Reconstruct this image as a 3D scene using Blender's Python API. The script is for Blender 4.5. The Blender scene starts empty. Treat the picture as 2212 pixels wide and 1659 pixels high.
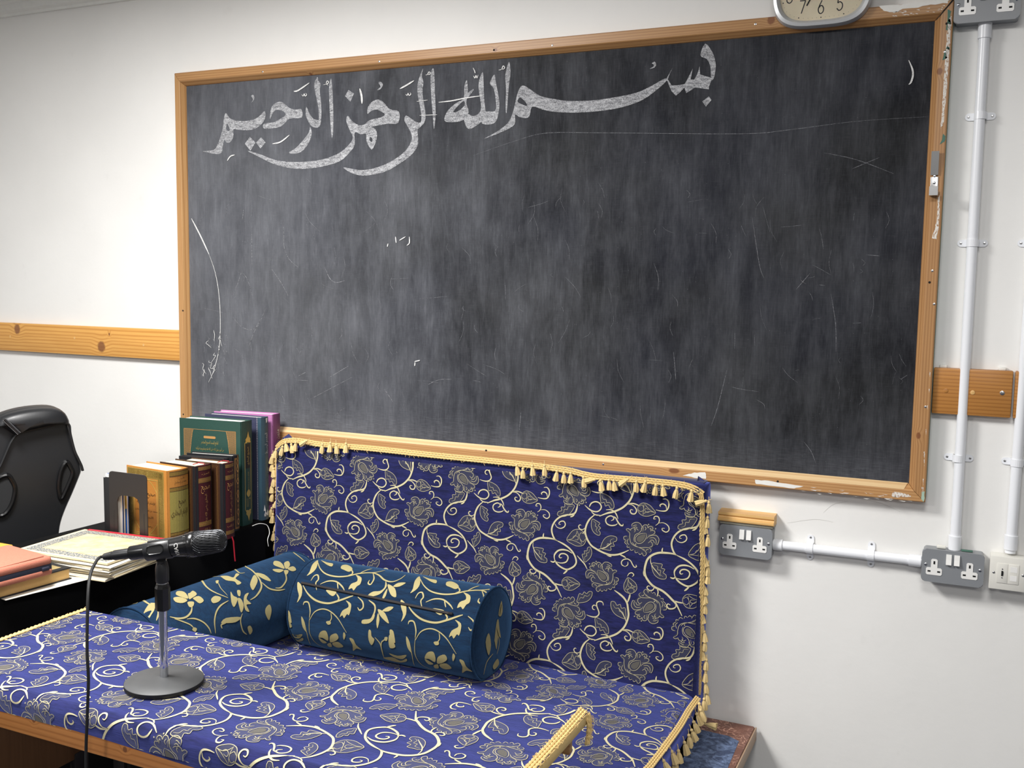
import bpy, bmesh, math, random, unicodedata
from mathutils import Vector, Matrix
from mathutils.geometry import tessellate_polygon

# ------------------------------------------------------------------ camera
F_PX, CX, CY = 2150.0, 1106.0, 829.5
YAW, PITCH, ROLL = math.radians(-24.45189306), math.radians(-5.74778483), math.radians(0.90022149)
CAM = Vector((0.0, -2.78, 1.54))
_f = Vector((math.sin(YAW) * math.cos(PITCH), math.cos(YAW) * math.cos(PITCH), math.sin(PITCH)))
_r = Vector((math.cos(YAW), -math.sin(YAW), 0))
_u = _r.cross(_f)
A_R = math.cos(ROLL) * _r + math.sin(ROLL) * _u
A_U = -math.sin(ROLL) * _r + math.cos(ROLL) * _u
A_F = _f
scene = bpy.context.scene
COL = scene.collection
cd = bpy.data.cameras.new('camera')
cd.sensor_width = 36.0
cd.lens = F_PX / 2212.0 * 36.0
cd.clip_start = 0.05
cam = bpy.data.objects.new('camera', cd)
COL.objects.link(cam)
cam.matrix_world = Matrix((
    (A_R.x, A_U.x, -A_F.x, CAM.x), (A_R.y, A_U.y, -A_F.y, CAM.y),
    (A_R.z, A_U.z, -A_F.z, CAM.z), (0, 0, 0, 1)))
scene.camera = cam

# ------------------------------------------------------------------ light
w = bpy.data.worlds.new('world'); scene.world = w
w.use_nodes = True
w.node_tree.nodes['Background'].inputs[0].default_value = (0.9, 0.95, 1, 1)
w.node_tree.nodes['Background'].inputs[1].default_value = 0.02
def ceiling_lamp(x, y, sx, sy, power, rz=0.0):
    l = bpy.data.lights.new('ceiling_panel_light', 'AREA'); l.shape = 'RECTANGLE'
    l.size, l.size_y, l.energy = sx, sy, power
    l.color = (1.0, 0.985, 0.965)
    o = bpy.data.objects.new('ceiling_panel_light', l); COL.objects.link(o)
    o.location = (x, y, 2.585); o.rotation_euler = (0, 0, rz)
ceiling_lamp(-1.95, -1.55, 0.6, 0.6, 53)
ceiling_lamp(-0.1, -1.9, 0.6, 0.6, 16)
ceiling_lamp(-2.6, -3.9, 0.6, 0.6, 30)
ceiling_lamp(0.9, -4.4, 0.6, 0.6, 22)
vs = scene.view_settings
vs.view_transform = 'Standard'; vs.look = 'None'; vs.gamma = 1.0
vs.use_curve_mapping = False
vs.exposure = 0.96

# ------------------------------------------------------------------ photo pixel -> point on a known plane
def ray(px, py):
    return A_R * ((px - CX) / F_PX) - A_U * ((py - CY) / F_PX) + A_F
def PY(px, py, y):
    d = ray(px, py); return CAM + d * ((y - CAM.y) / d.y)
def PZ(px, py, z):
    d = ray(px, py); return CAM + d * ((z - CAM.z) / d.z)
def PX(px, py, x):
    d = ray(px, py); return CAM + d * ((x - CAM.x) / d.x)

# ------------------------------------------------------------------ object helpers
def link(o, parent=None):
    COL.objects.link(o)
    if parent is not None:
        o.parent = parent
        m = parent.matrix_basis.copy()
        p = parent
        while p.parent is not None:
            m = p.parent.matrix_basis @ p.matrix_parent_inverse @ m
            p = p.parent
        o.matrix_parent_inverse = m.inverted()
    return o
def tag(o, label=None, cat=None, group=None, kind=None):
    if label: o['label'] = label
    if cat: o['category'] = cat
    if group: o['group'] = group
    if kind: o['kind'] = kind
    return o
def thing(name, loc, label, cat, group=None):
    o = bpy.data.objects.new(name, None)
    o.empty_display_size = 0.05
    o.location = loc
    link(o)
    return tag(o, label, cat, group)

class MB:
    """collects shapes into one mesh, world coordinates"""
    def __init__(s): s.v = []; s.f = []; s.sm = []
    def add(s, verts, faces, smooth=False):
        n = len(s.v); s.v += [tuple(v) for v in verts]
        for f in faces: s.f.append(tuple(i + n for i in f)); s.sm.append(smooth)
        return s
    def box(s, lo, hi, bev=0.0, M=None, seg=2):
        bm = bmesh.new(); bmesh.ops.create_cube(bm, size=1.0)
        c = [(a + b) / 2 for a, b in zip(lo, hi)]; d = [abs(b - a) for a, b in zip(lo, hi)]
        for v in bm.verts: v.co = Vector((v.co.x * d[0] + c[0], v.co.y * d[1] + c[1], v.co.z * d[2] + c[2]))
        if bev > 0:
            bmesh.ops.bevel(bm, geom=list(bm.edges), offset=min(bev, min(d) * 0.48), segments=seg, profile=0.5, affect='EDGES')
        return s.bm(bm, M, bev > 0)
    def bm(s, bm, M=None, smooth=False):
        bm.verts.index_update()
        s.add([(M @ v.co) if M else v.co.copy() for v in bm.verts], [[v.index for v in f.verts] for f in bm.faces], smooth)
        bm.free(); return s
    def lathe(s, prof, M=None, n=24, smooth=True, cap=True):
        """prof: (r, h) along local z"""
        vs, fs = [], []
        for r, h in prof:
            for k in range(n):
                a = 2 * math.pi * k / n
                vs.append(Vector((r * math.cos(a), r * math.sin(a), h)))
        for i in range(len(prof) - 1):
            for k in range(n):
                fs.append((i * n + k, i * n + (k + 1) % n, (i + 1) * n + (k + 1) % n, (i + 1) * n + k))
        if cap:
            fs.append(tuple(reversed(range(n)))); fs.append(tuple((len(prof) - 1) * n + k for k in range(n)))
        if M: vs = [M @ v for v in vs]
        return s.add(vs, fs, smooth)
    def cyl(s, a, b, r, n=16, smooth=True):
        a, b = Vector(a), Vector(b)
        return s.lathe([(r, 0), (r, (b - a).length)], frame_z(a, b - a), n, smooth)
    def tube(s, pts, rad, n=10, cap=True):
        pts = [Vector(p) for p in pts]
        rr = rad if isinstance(rad, (list, tuple)) else [rad] * len(pts)
        vs, fs = [], []
        t0 = (pts[1] - pts[0]).normalized()
        ref = Vector((0, 0, 1)) if abs(t0.z) < 0.9 else Vector((1, 0, 0))
        nrm = t0.cross(ref).normalized()
        for i, p in enumerate(pts):
            t = (pts[min(i + 1, len(pts) - 1)] - pts[max(i - 1, 0)]).normalized()
            nrm = (nrm - t * nrm.dot(t)).normalized()
            b = t.cross(nrm)
            for k in range(n):
                a = 2 * math.pi * k / n
                vs.append(p + (nrm * math.cos(a) + b * math.sin(a)) * rr[i])
        for i in range(len(pts) - 1):
            for k in range(n):
                fs.append((i * n + k, i * n + (k + 1) % n, (i + 1) * n + (k + 1) % n, (i + 1) * n + k))
        if cap:
            fs.append(tuple(reversed(range(n)))); fs.append(tuple((len(pts) - 1) * n + k for k in range(n)))
        return s.add(vs, fs, True)
    def prism(s, poly, O, U, V, W, h0, h1, bev=0.0, smooth=False):
        """2D polygon in plane (O,U,V) extruded along W from h0 to h1"""
        O, U, V, W = Vector(O), Vector(U), Vector(V), Vector(W)
        if bev > 0:
            bm = bmesh.new()
            bot = [bm.verts.new(O + U * a + V * b + W * h0) for a, b in poly]
            top = [bm.verts.new(O + U * a + V * b + W * h1) for a, b in poly]
            n = len(poly)
            ft = bm.faces.new(top); fb = bm.faces.new(list(reversed(bot)))
            for i in range(n): bm.faces.new((bot[i], bot[(i + 1) % n], top[(i + 1) % n], top[i]))
            bmesh.ops.bevel(bm, geom=list(ft.edges), offset=bev, segments=2, profile=0.5, affect='EDGES')
            bmesh.ops.recalc_face_normals(bm, faces=bm.faces)
            return s.bm(bm, None, smooth)
        n = len(poly)
        vs = [O + U * a + V * b + W * h0 for a, b in poly] + [O + U * a + V * b + W * h1 for a, b in poly]
        tri = tessellate_polygon([[Vector((a, b, 0)) for a, b in poly]])
        fs = [tuple(t) for t in tri] + [tuple(i + n for i in t) for t in tri]
        fs += [(i, (i + 1) % n, n + (i + 1) % n, n + i) for i in range(n)]
        return s.add(vs, fs, smooth)
    def build(s, name, mat, parent=None, fix=True, angle=None):
        me = bpy.data.meshes.new(name)
        me.from_pydata([tuple(v) for v in s.v], [], s.f)
        me.polygons.foreach_set('use_smooth', s.sm)
        if fix:
            bm = bmesh.new(); bm.from_mesh(me)
            bmesh.ops.recalc_face_normals(bm, faces=bm.faces)
            bm.to_mesh(me); bm.free()
        me.materials.append(MAT[mat] if isinstance(mat, str) else mat)
        if angle is None and fix and any(s.sm): angle = 42
        if angle: me.set_sharp_from_angle(angle=math.radians(angle))
        me.update()
        o = bpy.data.objects.new(name, me)
        return link(o, parent)

def frame_z(o, z, x=None):
    z = Vector(z).normalized()
    if x is None: x = Vector((0, 0, 1)) if abs(z.z) < 0.9 else Vector((1, 0, 0))
    x = (Vector(x) - z * Vector(x).dot(z)).normalized(); y = z.cross(x)
    o = Vector(o)
    return Matrix(((x.x, y.x, z.x, o.x), (x.y, y.y, z.y, o.y), (x.z, y.z, z.z, o.z), (0, 0, 0, 1)))
def rrect(w, h, r, n=5, cx=0, cy=0):
    out = []
    for (sx, sy, a0) in ((1, 1, 0), (-1, 1, 90), (-1, -1, 180), (1, -1, 270)):
        for k in range(n + 1):
            a = math.radians(a0 + 90 * k / n)
            out.append((cx + sx * (w / 2 - r) + r * math.cos(a), cy + sy * (h / 2 - r) + r * math.sin(a)))
    return out
def catmull(pts, sub=6, closed=False):
    P = [Vector(p) for p in pts]; n = len(P); out = []
    for i in range(n if closed else n - 1):
        if closed: p0, p1, p2, p3 = P[(i - 1) % n], P[i], P[(i + 1) % n], P[(i + 2) % n]
        else: p0, p1, p2, p3 = P[max(i - 1, 0)], P[i], P[i + 1], P[min(i + 2, n - 1)]
        for k in range(sub):
            t = k / sub
            out.append(0.5 * ((2 * p1) + (p2 - p0) * t + (2 * p0 - 5 * p1 + 4 * p2 - p3) * t * t + (3 * p1 - p0 - 3 * p2 + p3) * t ** 3))
    if not closed: out.append(P[-1])
    return out
class Flat:
    """2D ink: ribbons and filled outlines, later laid onto a surface"""
    def __init__(s): s.v = []; s.f = []
    def ribbon(s, pts, wd, taper=0.35, sub=6, closed=False):
        c = catmull([Vector((p[0], p[1])) for p in pts], sub, closed)
        if closed: c.append(c[0])
        n = len(c); b = len(s.v)
        for i, p in enumerate(c):
            t = (c[min(i + 1, n - 1)] - c[max(i - 1, 0)])
            if t.length < 1e-9: t = Vector((1, 0))
            t.normalize(); q = Vector((-t.y, t.x))
            f = 1.0
            if not closed and taper:
                e = min(i, n - 1 - i) / max(1, n - 1)
                f = min(1.0, 0.35 + e / taper * 0.65)
            s.v += [p + q * wd / 2 * f, p - q * wd / 2 * f]
        for i in range(n - 1): s.f.append((b + 2 * i, b + 2 * i + 1, b + 2 * i + 3, b + 2 * i + 2))
        return s
    def fill(s, loops, smooth=0):
        if not isinstance(loops[0][0], (tuple, list, Vector)): loops = [loops]
        L = []
        for l in loops:
            l = [Vector((p[0], p[1])) for p in l]
            if smooth: l = catmull(l, smooth, True)
            L.append([Vector((p.x, p.y, 0)) for p in l])
        b = len(s.v)
        for l in L: s.v += [Vector((p.x, p.y)) for p in l]
        for t in tessellate_polygon(L): s.f.append(tuple(b + i for i in t))
        return s
    def map(s, fn):
        s.v = [fn(p) for p in s.v]; return s
    def join(s, o, fn=None):
        b = len(s.v); s.v += [fn(p) if fn else p for p in o.v]
        s.f += [tuple(i + b for i in f) for f in o.f]; return s
    def clip(s, x0, x1, y0, y1, cut=None):
        bm = bmesh.new()
        vv = [bm.verts.new((p[0], p[1], 0)) for p in s.v]
        for f in s.f:
            if len(set(f)) < 3: continue
            try: bm.faces.new([vv[i] for i in f])
            except ValueError: pass
        for co, no in (((x0, 0, 0), (-1, 0, 0)), ((x1, 0, 0), (1, 0, 0)), ((0, y0, 0), (0, -1, 0)), ((0, y1, 0), (0, 1, 0))):
            bmesh.ops.bisect_plane(bm, geom=bm.verts[:] + bm.edges[:] + bm.faces[:], plane_co=co, plane_no=no, clear_outer=True)
        for co, no in (cut or ()):
            bmesh.ops.bisect_plane(bm, geom=bm.verts[:] + bm.edges[:] + bm.faces[:], plane_co=co, plane_no=no)
        bm.verts.index_update()
        s.v = [Vector((v.co.x, v.co.y)) for v in bm.verts]; s.f = [tuple(v.index for v in f.verts) for f in bm.faces]
        bm.free(); return s
    def lay(s, name, mat, parent, surf, kind=None):
        mb = MB(); mb.add([surf(p[0], p[1]) for p in s.v], s.f, True)
        o = mb.build(name, mat, parent, fix=False)
        if kind: o['kind'] = kind
        return o
# arabic lettering through presentation forms
_forms = {}
for cp in range(0xFE70, 0xFEFD):
    d = unicodedata.decomposition(chr(cp)).split()
    if len(d) == 2 and d[0] in ('<initial>', '<medial>', '<final>', '<isolated>'):
        _forms.setdefault(chr(int(d[1], 16)), {})[d[0][1:-1]] = chr(cp)
def arabic(txt):
    words = []
    for wd in txt.split(' '):
        out = ''
        for i, c in enumerate(wd):
            f = _forms.get(c)
            if not f: out = c + out; continue
            pj = i > 0 and 'initial' in _forms.get(wd[i - 1], {})
            nj = i < len(wd) - 1 and 'initial' in f and wd[i + 1] in _forms
            k = 'medial' if pj and nj else 'final' if pj else 'initial' if nj else 'isolated'
            out = f.get(k, f.get('isolated', c)) + out
        words.insert(0, out)
    return ' '.join(words)
def text_flat(body, width=None, height=None, center=True, rot=0.0):
    c = bpy.data.curves.new('t', 'FONT'); c.body = body; c.resolution_u = 2
    o = bpy.data.objects.new('t', c); COL.objects.link(o)
    bpy.context.view_layer.update()
    m = o.to_mesh(); fl = Flat()
    fl.v = [Vector((v.co.x, v.co.y)) for v in m.vertices]; fl.f = [tuple(p.vertices) for p in m.polygons]
    o.to_mesh_clear(); bpy.data.objects.remove(o); bpy.data.curves.remove(c)
    if not fl.v: return fl
    x0, x1 = min(v.x for v in fl.v), max(v.x for v in fl.v); y0, y1 = min(v.y for v in fl.v), max(v.y for v in fl.v)
    sx = width / (x1 - x0) if width else height / (y1 - y0)
    sy = height / (y1 - y0) if height else sx
    ca, sa = math.cos(rot), math.sin(rot)
    def tr(p):
        a, b = (p.x - (x0 + x1) / 2) * sx, (p.y - (y0 + y1) / 2) * sy
        return Vector((a * ca - b * sa, a * sa + b * ca))
    return fl.map(tr)

# ------------------------------------------------------------------ materials
MAT = {}
class NT:
    def __init__(s, name):
        m = bpy.data.materials.new(name); m.use_nodes = True; MAT[name] = m
        s.t = m.node_tree; s.b = s.t.nodes['Principled BSDF']; s.m = m
        s.co = s.t.nodes.new('ShaderNodeTexCoord').outputs['Object']
    def n(s, typ, ins=None, **kw):
        nd = s.t.nodes.new('ShaderNode' + typ)
        for k, v in kw.items(): setattr(nd, k, v)
        for k, v in (ins or {}).items(): s.set(nd.inputs[k], v)
        return nd
    def set(s, sock, v):
        if isinstance(v, bpy.types.NodeSocket): s.t.links.new(v, sock)
        elif isinstance(v, bpy.types.Node): s.t.links.new(v.outputs[0], sock)
        else:
            if hasattr(sock.default_value, '__len__') and not isinstance(v, (int, float)):
                v = tuple(v); L = len(sock.default_value)
                v = v + (1.0,) * (L - len(v)) if len(v) < L else v[:L]
            sock.default_value = v
    def P(s, **kw):
        for k, v in kw.items(): s.set(s.b.inputs[k.replace('_', ' ')], v)
    def mapped(s, scale=(1, 1, 1), rot=(0, 0, 0), loc=(0, 0, 0)):
        return s.n('Mapping', {'Vector': s.co, 'Scale': scale, 'Rotation': rot, 'Location': loc}).outputs[0]
    def noise(s, scale, detail=3, rough=0.55, vec=None, dist=0.0):
        return s.n('TexNoise', {'Vector': vec if vec is not None else s.co, 'Scale': scale, 'Detail': detail, 'Roughness': rough, 'Distortion': dist}).outputs['Fac']
    def ramp(s, fac, stops):
        r = s.n('ValToRGB', {'Fac': fac}); e = r.color_ramp.elements
        while len(e) < len(stops): e.new(0.5)
        for k, (p, c) in enumerate(stops):
            e[k].position = p; e[k].color = tuple(c) + (1,) if len(c) == 3 else c
        return r.outputs[0]
    def mr(s, v, a, b, c=0.0, d=1.0, smooth=False):
        return s.n('MapRange', {0: v, 1: a, 2: b, 3: c, 4: d}, interpolation_type='SMOOTHSTEP' if smooth else 'LINEAR').outputs[0]
    def mix(s, fac, a, b, mode='MIX'):
        nd = s.n('MixRGB', blend_type=mode)
        s.set(nd.inputs[0], fac); s.set(nd.inputs[1], a); s.set(nd.inputs[2], b)
        return nd.outputs[0]
    def math(s, op, a, b=0.0):
        nd = s.n('Math', operation=op); s.set(nd.inputs[0], a); s.set(nd.inputs[1], b); return nd.outputs[0]
    def bump(s, h, strength=0.2, dist=0.002):
        s.set(s.b.inputs['Normal'], s.n('Bump', {'Height': h, 'Strength': strength, 'Distance': dist}).outputs[0])
def srgb(r, g, b):
    f = lambda c: (c / 255 / 12.92) if c / 255 <= 0.04045 else ((c / 255 + 0.055) / 1.055) ** 2.4
    return (f(r), f(g), f(b))
def plain(name, col, rough=0.5, metal=0.0, spec=0.5, var=0.06, scale=40, bump=0.0, **kw):
    t = NT(name); c = srgb(*col)
    n = t.noise(scale, 3)
    t.P(Base_Color=t.mix(n, [x * (1 - var) for x in c], [min(1, x * (1 + var)) for x in c]), Roughness=rough, Metallic=metal, Specular_IOR_Level=spec, **kw)
    if bump: t.bump(n, bump, 0.001)
    return t

def wall_mat():
    t = NT('wall_paint'); n = t.noise(1.6, 4, 0.6); sc = t.noise(7.0, 5, 0.7)
    c = t.mix(t.mr(n, 0.35, 0.75), srgb(232, 231, 228), srgb(240, 239, 236))
    c = t.mix(t.mr(sc, 0.62, 0.8, 0, 0.18), c, srgb(185, 182, 176))
    t.P(Base_Color=c, Roughness=0.55, Specular_IOR_Level=0.35)
    t.bump(t.math('ADD', t.noise(9, 4), t.noise(60, 3)), 0.12, 0.003)
wall_mat()
plain('ceiling_paint', (232, 232, 228), 0.8)
plain('floor_carpet', (58, 62, 74), 0.95, var=0.3, scale=300)
def wood(name, light, dark, axis='x', freq=70, knots=(), knotcol=(120, 72, 44), rough=0.42, seed=0, fib=0.35):
    t = NT(name)
    s = {'x': (0.05, 1, 1), 'z': (1, 1, 0.05), 'y': (1, 0.05, 1)}[axis]
    v = t.mapped(s, loc=(seed * 1.7, seed * 0.9, seed * 2.3))
    low = t.noise(9, 2, 0.5, v)
    co = t.n('SeparateXYZ', {0: t.co})
    across = {'x': co.outputs[2], 'z': co.outputs[0], 'y': co.outputs[0]}[axis]
    ph = t.math('ADD', t.math('MULTIPLY', across, freq), t.math('MULTIPLY', low, 9.0))
    kd = None
    for (kx, kz, rx, rz) in knots:
        a = t.math('DIVIDE', t.math('SUBTRACT', co.outputs[0], kx), rx)
        b = t.math('DIVIDE', t.math('SUBTRACT', co.outputs[2], kz), rz)
        d = t.math('SQRT', t.math('ADD', t.math('MULTIPLY', a, a), t.math('MULTIPLY', b, b)))
        ph = t.math('ADD', ph, t.mr(d, 0.0, 3.2, 3.2, 0.0, True))
        k = t.mr(t.math('ADD', d, t.math('MULTIPLY', t.noise(120, 2), 0.35)), 0.95, 1.3, 1.0, 0.0)
        kd = k if kd is None else t.math('MAXIMUM', kd, k)
    ring = t.math('ABSOLUTE', t.math('SINE', ph))
    fibre = t.noise(160, 3, 0.6, t.mapped(tuple(0.04 if q == 0.05 else 1 for q in s)))
    c = t.mix(t.mr(ring, 0.0, 0.75, 0.75, 0.0), srgb(*light), srgb(*dark))
    c = t.mix(t.math('MULTIPLY', t.mr(fibre, 0.35, 0.75), fib), c, srgb(*dark))
    if kd is not None:
        c = t.mix(t.math('MULTIPLY', kd, 0.85), c, srgb(*knotcol))
    t.P(Base_Color=c, Roughness=rough, Specular_IOR_Level=0.4)
    t.bump(t.math('ADD', ring, fibre), 0.08, 0.001)
PINE_L, PINE_D = (196, 152, 100), (160, 112, 66)
wood('pine_x', PINE_L, PINE_D, 'x', 190)
wood('pine_z', PINE_L, PINE_D, 'z', 190, seed=3)
wood('pine_worn', (216, 188, 144), (192, 154, 108), 'x', 190, seed=5)
wood('beech_block', (226, 184, 120), (198, 150, 88), 'x', 400, seed=7)
wood('panel_brown', (128, 92, 62), (92, 62, 40), 'z', 120, seed=8)
wood('bench_edge', (176, 148, 122), (140, 110, 86), 'y', 160, seed=11)
def slate_mat():
    t = NT('slate')
    st = t.noise(26, 5, 0.7, t.mapped((6, 1, 0.45)))
    fine = t.noise(60, 4, 0.75, t.mapped((10, 1, 0.35)))
    fh = t.noise(60, 4, 0.75, t.mapped((0.4, 1, 9)))
    cl = t.noise(2.6, 6, 0.66, t.mapped((1.2, 1, 0.8)), 0.15)
    cl2 = t.noise(8, 5, 0.7, t.mapped((2.2, 1, 0.55), loc=(3, 0, 1)), 0.2)
    co = t.n('SeparateXYZ', {0: t.co})
    d = t.math('ADD', t.math('MULTIPLY', t.mr(cl, 0.38, 0.68), 0.5), t.math('MULTIPLY', t.mr(cl2, 0.42, 0.72), 0.4))
    d = t.math('MULTIPLY', d, t.mr(st, 0.25, 0.75, 0.6, 1.25))
    d = t.math('ADD', d, t.math('MULTIPLY', t.mr(fine, 0.48, 0.78), 0.3))
    d = t.math('ADD', d, t.math('MULTIPLY', t.mr(fh, 0.52, 0.8), 0.2))
    low = t.mr(co.outputs[2], 1.04, 1.16, 0.55, 0.0, True)
    d = t.math('ADD', d, t.math('MULTIPLY', low, t.mr(fh, 0.3, 0.7)))
    d = t.math('ADD', t.math('MULTIPLY', d, t.mr(co.outputs[0], -1.9, -0.5, 0.66, 0.42, True)), t.mr(co.outputs[0], -2.6, -1.0, 0.36, 0.0, True))  # left-to-right fall in tone: ceiling-light sheen painted into the slate colour
    sp = t.n('TexVoronoi', {'Vector': t.co, 'Scale': 55}).outputs['Distance']
    hue = t.mix(t.mr(t.noise(2.2, 2), 0.4, 0.6), srgb(24, 25, 27), srgb(20, 22, 30))
    c = t.mix(t.math('MINIMUM', d, 1.0), hue, srgb(112, 114, 120))
    c = t.mix(t.mr(sp, 0.012, 0.03, 0.6, 0.0), c, srgb(190, 190, 192))
    t.P(Base_Color=c, Roughness=0.78, Specular_IOR_Level=0.16)
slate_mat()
def chalk_mat(name, lo, hi, a, b):
    t = NT(name)
    n = t.noise(300, 4, 0.8, t.mapped((1, 1, 1.6))); m = t.noise(90, 3, 0.7, t.mapped((0.7, 1, 2.2)))
    f = t.mr(t.math('ADD', t.math('MULTIPLY', n, 0.65), t.math('MULTIPLY', m, 0.35)), a, b)
    t.P(Base_Color=t.mix(f, srgb(*lo), srgb(*hi)), Roughness=0.95, Specular_IOR_Level=0.1)
chalk_mat('chalk', (92, 93, 97), (208, 209, 212), 0.41, 0.66)
chalk_mat('chalk_line', (150, 150, 152), (232, 232, 230), 0.3, 0.6)
chalk_mat('chalk_faint', (70, 71, 76), (156, 157, 161), 0.42, 0.68)
plain('white_paint', (232, 230, 224), 0.6, var=0.05, scale=80, bump=0.3)
t = NT('worn_paint'); a_ = t.noise(260, 4, 0.7, t.mapped((1, 1, 0.5)))
t.P(Base_Color=t.mix(t.mr(a_, 0.4, 0.5), srgb(160, 114, 68), srgb(226, 222, 214)), Roughness=0.6)
plain('green_paint', (70, 110, 95), 0.6, var=0.15, scale=60)
plain('mint_paint', (165, 190, 172), 0.6)
plain('dark_gap', (32, 24, 18), 0.9)
plain('grey_metal', (132, 135, 139), 0.38, 0.0, 0.5, var=0.05, scale=700, bump=0.12)
plain('white_plastic', (238, 237, 234), 0.32, var=0.01)
plain('white_pvc', (236, 238, 242), 0.28, var=0.01)
plain('off_white_plastic', (226, 224, 216), 0.38, var=0.01)
plain('black_hole', (10, 10, 11), 0.8)
plain('steel', (200, 200, 200), 0.28, 1.0, var=0.03)
plain('chrome', (215, 217, 222), 0.08, 1.0, var=0.01)
plain('silver_plastic', (196, 198, 200), 0.32, 0.3, var=0.02)
plain('cream_face', (224, 212, 184), 0.55, var=0.02)
plain('ink_black', (40, 38, 38), 0.5, var=0.05)
t = NT('clear_glass'); t.P(Base_Color=(1, 1, 1), Roughness=0.02, Transmission_Weight=1.0, IOR=1.1)
# ================================================================== room shell
def structure(name, lo, hi, mat):
    return tag(MB().box(lo, hi).build(name, mat), kind='structure')
H_CEIL = 2.60
structure('wall_back', (-4.6, 0, 0), (3.4, 0.12, H_CEIL), 'wall_paint')
structure('wall_left', (-4.72, -8.0, 0), (-4.6, 0.12, H_CEIL), 'wall_paint')
structure('wall_right', (3.4, -8.0, 0), (3.52, 0.12, H_CEIL), 'wall_paint')
structure('wall_front', (-4.6, -8.12, 0), (3.4, -8.0, H_CEIL), 'wall_paint')
structure('floor', (-4.72, -8.12, -0.1), (3.52, 0.12, 0), 'floor_carpet')
structure('ceiling', (-4.72, -8.12, H_CEIL), (3.52, 0.12, H_CEIL + 0.1), 'ceiling_paint')
# cornice along the top of the board wall
prof = [(0, 2.6), (0, 2.528), (-0.012, 2.528), (-0.012, 2.538), (-0.026, 2.545), (-0.032, 2.566), (-0.05, 2.57), (-0.05, 2.6)]
tag(MB().prism(prof, (0, 0, 0), (0, 1, 0), (0, 0, 1), (1, 0, 0), -4.6, 3.4).build('trim_1', 'ceiling_paint'), kind='structure')
# dado rail either side of the board
zr0, zr1 = 1.54 - 0.107 * 2.755, 1.54 - 0.067 * 2.755
wood('rail_left_pine', (218, 164, 88), (178, 116, 48), 'x', 230, seed=2, rough=0.35,
     knots=[(PY(37, 711, -.022).x, PY(37, 711, -.022).z, 0.016, 0.02), (PY(219, 749, -.022).x, PY(219, 749, -.022).z, 0.02, 0.021), (PY(236, 722, -.022).x, PY(236, 722, -.022).z, 0.004, 0.006)])
r = MB().box((-4.6, -0.022, zr0), (-2.56, 0, zr1), 0.003).build('trim_2', 'rail_left_pine'); tag(r, kind='structure')
for px, py in ((22, 727), (161, 730), (310, 745)):
    c = PY(px, py, -0.0222)
    MB().cyl((c.x, -0.0215, c.z), (c.x, -0.0226, c.z), 0.0045, 14).build('screw_plug', 'beech_block', r)
wood('rail_right_pine', (184, 128, 66), (146, 94, 44), 'x', 330, seed=9, rough=0.35)
zq0, zq1 = 1.54 - 0.1139 * 2.755, 1.54 - 0.0712 * 2.755
r = MB().box((-0.069, -0.024, zq0), (0.113, 0, zq1), 0.003).build('trim_3', 'rail_right_pine'); tag(r, kind='structure')
for px, py, m in ((2043, 844, 'rail_right_pine'), (2101, 848, 'beech_block'), (2165, 849, 'steel')):
    c = PY(px, py, -0.0242)
    MB().lathe([(0.0055, 0), (0.0055, 0.001), (0.004, 0.0016)], frame_z((c.x, -0.0238, c.z), (0, -1, 0)), 14).build('screw_plug', m, r)
r = MB().box((0.118, -0.024, zq0), (3.4, 0, zq1), 0.003).build('trim_4', 'rail_right_pine'); tag(r, kind='structure')

# ================================================================== blackboard
BX0, BX1, BZ0, BZ1 = -2.558, -0.071, 0.9946, 2.2515       # outer frame rectangle
IX0, IX1, IZ0, IZ1 = -2.524, -0.114, 1.038, 2.208         # slate rectangle
YF, YS = -0.038, -0.015
board = thing('blackboard', ((BX0 + BX1) / 2, 0, BZ0), 'wide black chalkboard in a worn pine frame with white chalk calligraphy', 'chalkboard')
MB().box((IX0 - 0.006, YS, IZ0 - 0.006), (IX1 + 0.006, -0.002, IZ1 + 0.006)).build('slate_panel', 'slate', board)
def member(side, mat):
    """mitred frame moulding: flat face, small round, sloping inner lip"""
    dz = {'top': BZ1 - IZ1, 'bottom': IZ0 - BZ0, 'left': IX0 - BX0, 'right': BX1 - IX1}
    def corner(fx, fz, sx, sz):   # fraction across the moulding -> xz
        x = BX0 + fx * dz['left'] if sx < 0 else BX1 - fx * dz['right']
        z = BZ0 + fz * dz['bottom'] if sz < 0 else BZ1 - fz * dz['top']
        return x, z
    prof = [(0.0, -0.001), (0.0, YF + 0.003), (0.06, YF), (0.64, YF), (0.70, YF + 0.002), (0.97, YS - 0.004), (1.0, YS + 0.001)]
    ends = {'top': ((-1, 1), (1, 1)), 'bottom': ((1, -1), (-1, -1)), 'left': ((-1, -1), (-1, 1)), 'right': ((1, 1), (1, -1))}[side]
    g = 0.0006
    vs = []
    for sx, sz in ends:
        for f, y in prof:
            x, z = corner(f, f, sx, sz)
            if side in ('top', 'bottom'): x += -sx * g
            else: z += -sz * g
            vs.append((x, y, z))
    n = len(prof)
    fs = [(i, i + 1, n + i + 1, n + i) for i in range(n - 1)] + [tuple(range(n)), tuple(range(n, 2 * n))]
    return MB().add(vs, fs).build('frame_' + side, mat, board)
kn = lambda px, py, rx, rz: (PY(px, py, YF).x, PY(px, py, YF).z, rx, rz)
wood('frame_top_pine', (178, 136, 90), (146, 102, 62), 'x', 420, seed=4, knots=[kn(1070, 108, .007, .005), kn(665, 158, .006, .004), kn(1666, 43, .01, .012)])
wood('frame_bottom_pine', (190, 146, 97), (158, 110, 65), 'x', 460, seed=6, knots=[kn(1456, 1017, .016, .008), kn(1049, 972, .006, .004)])
wood('frame_left_pine', (184, 142, 94), (150, 106, 62), 'z', 430, seed=12)
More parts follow.
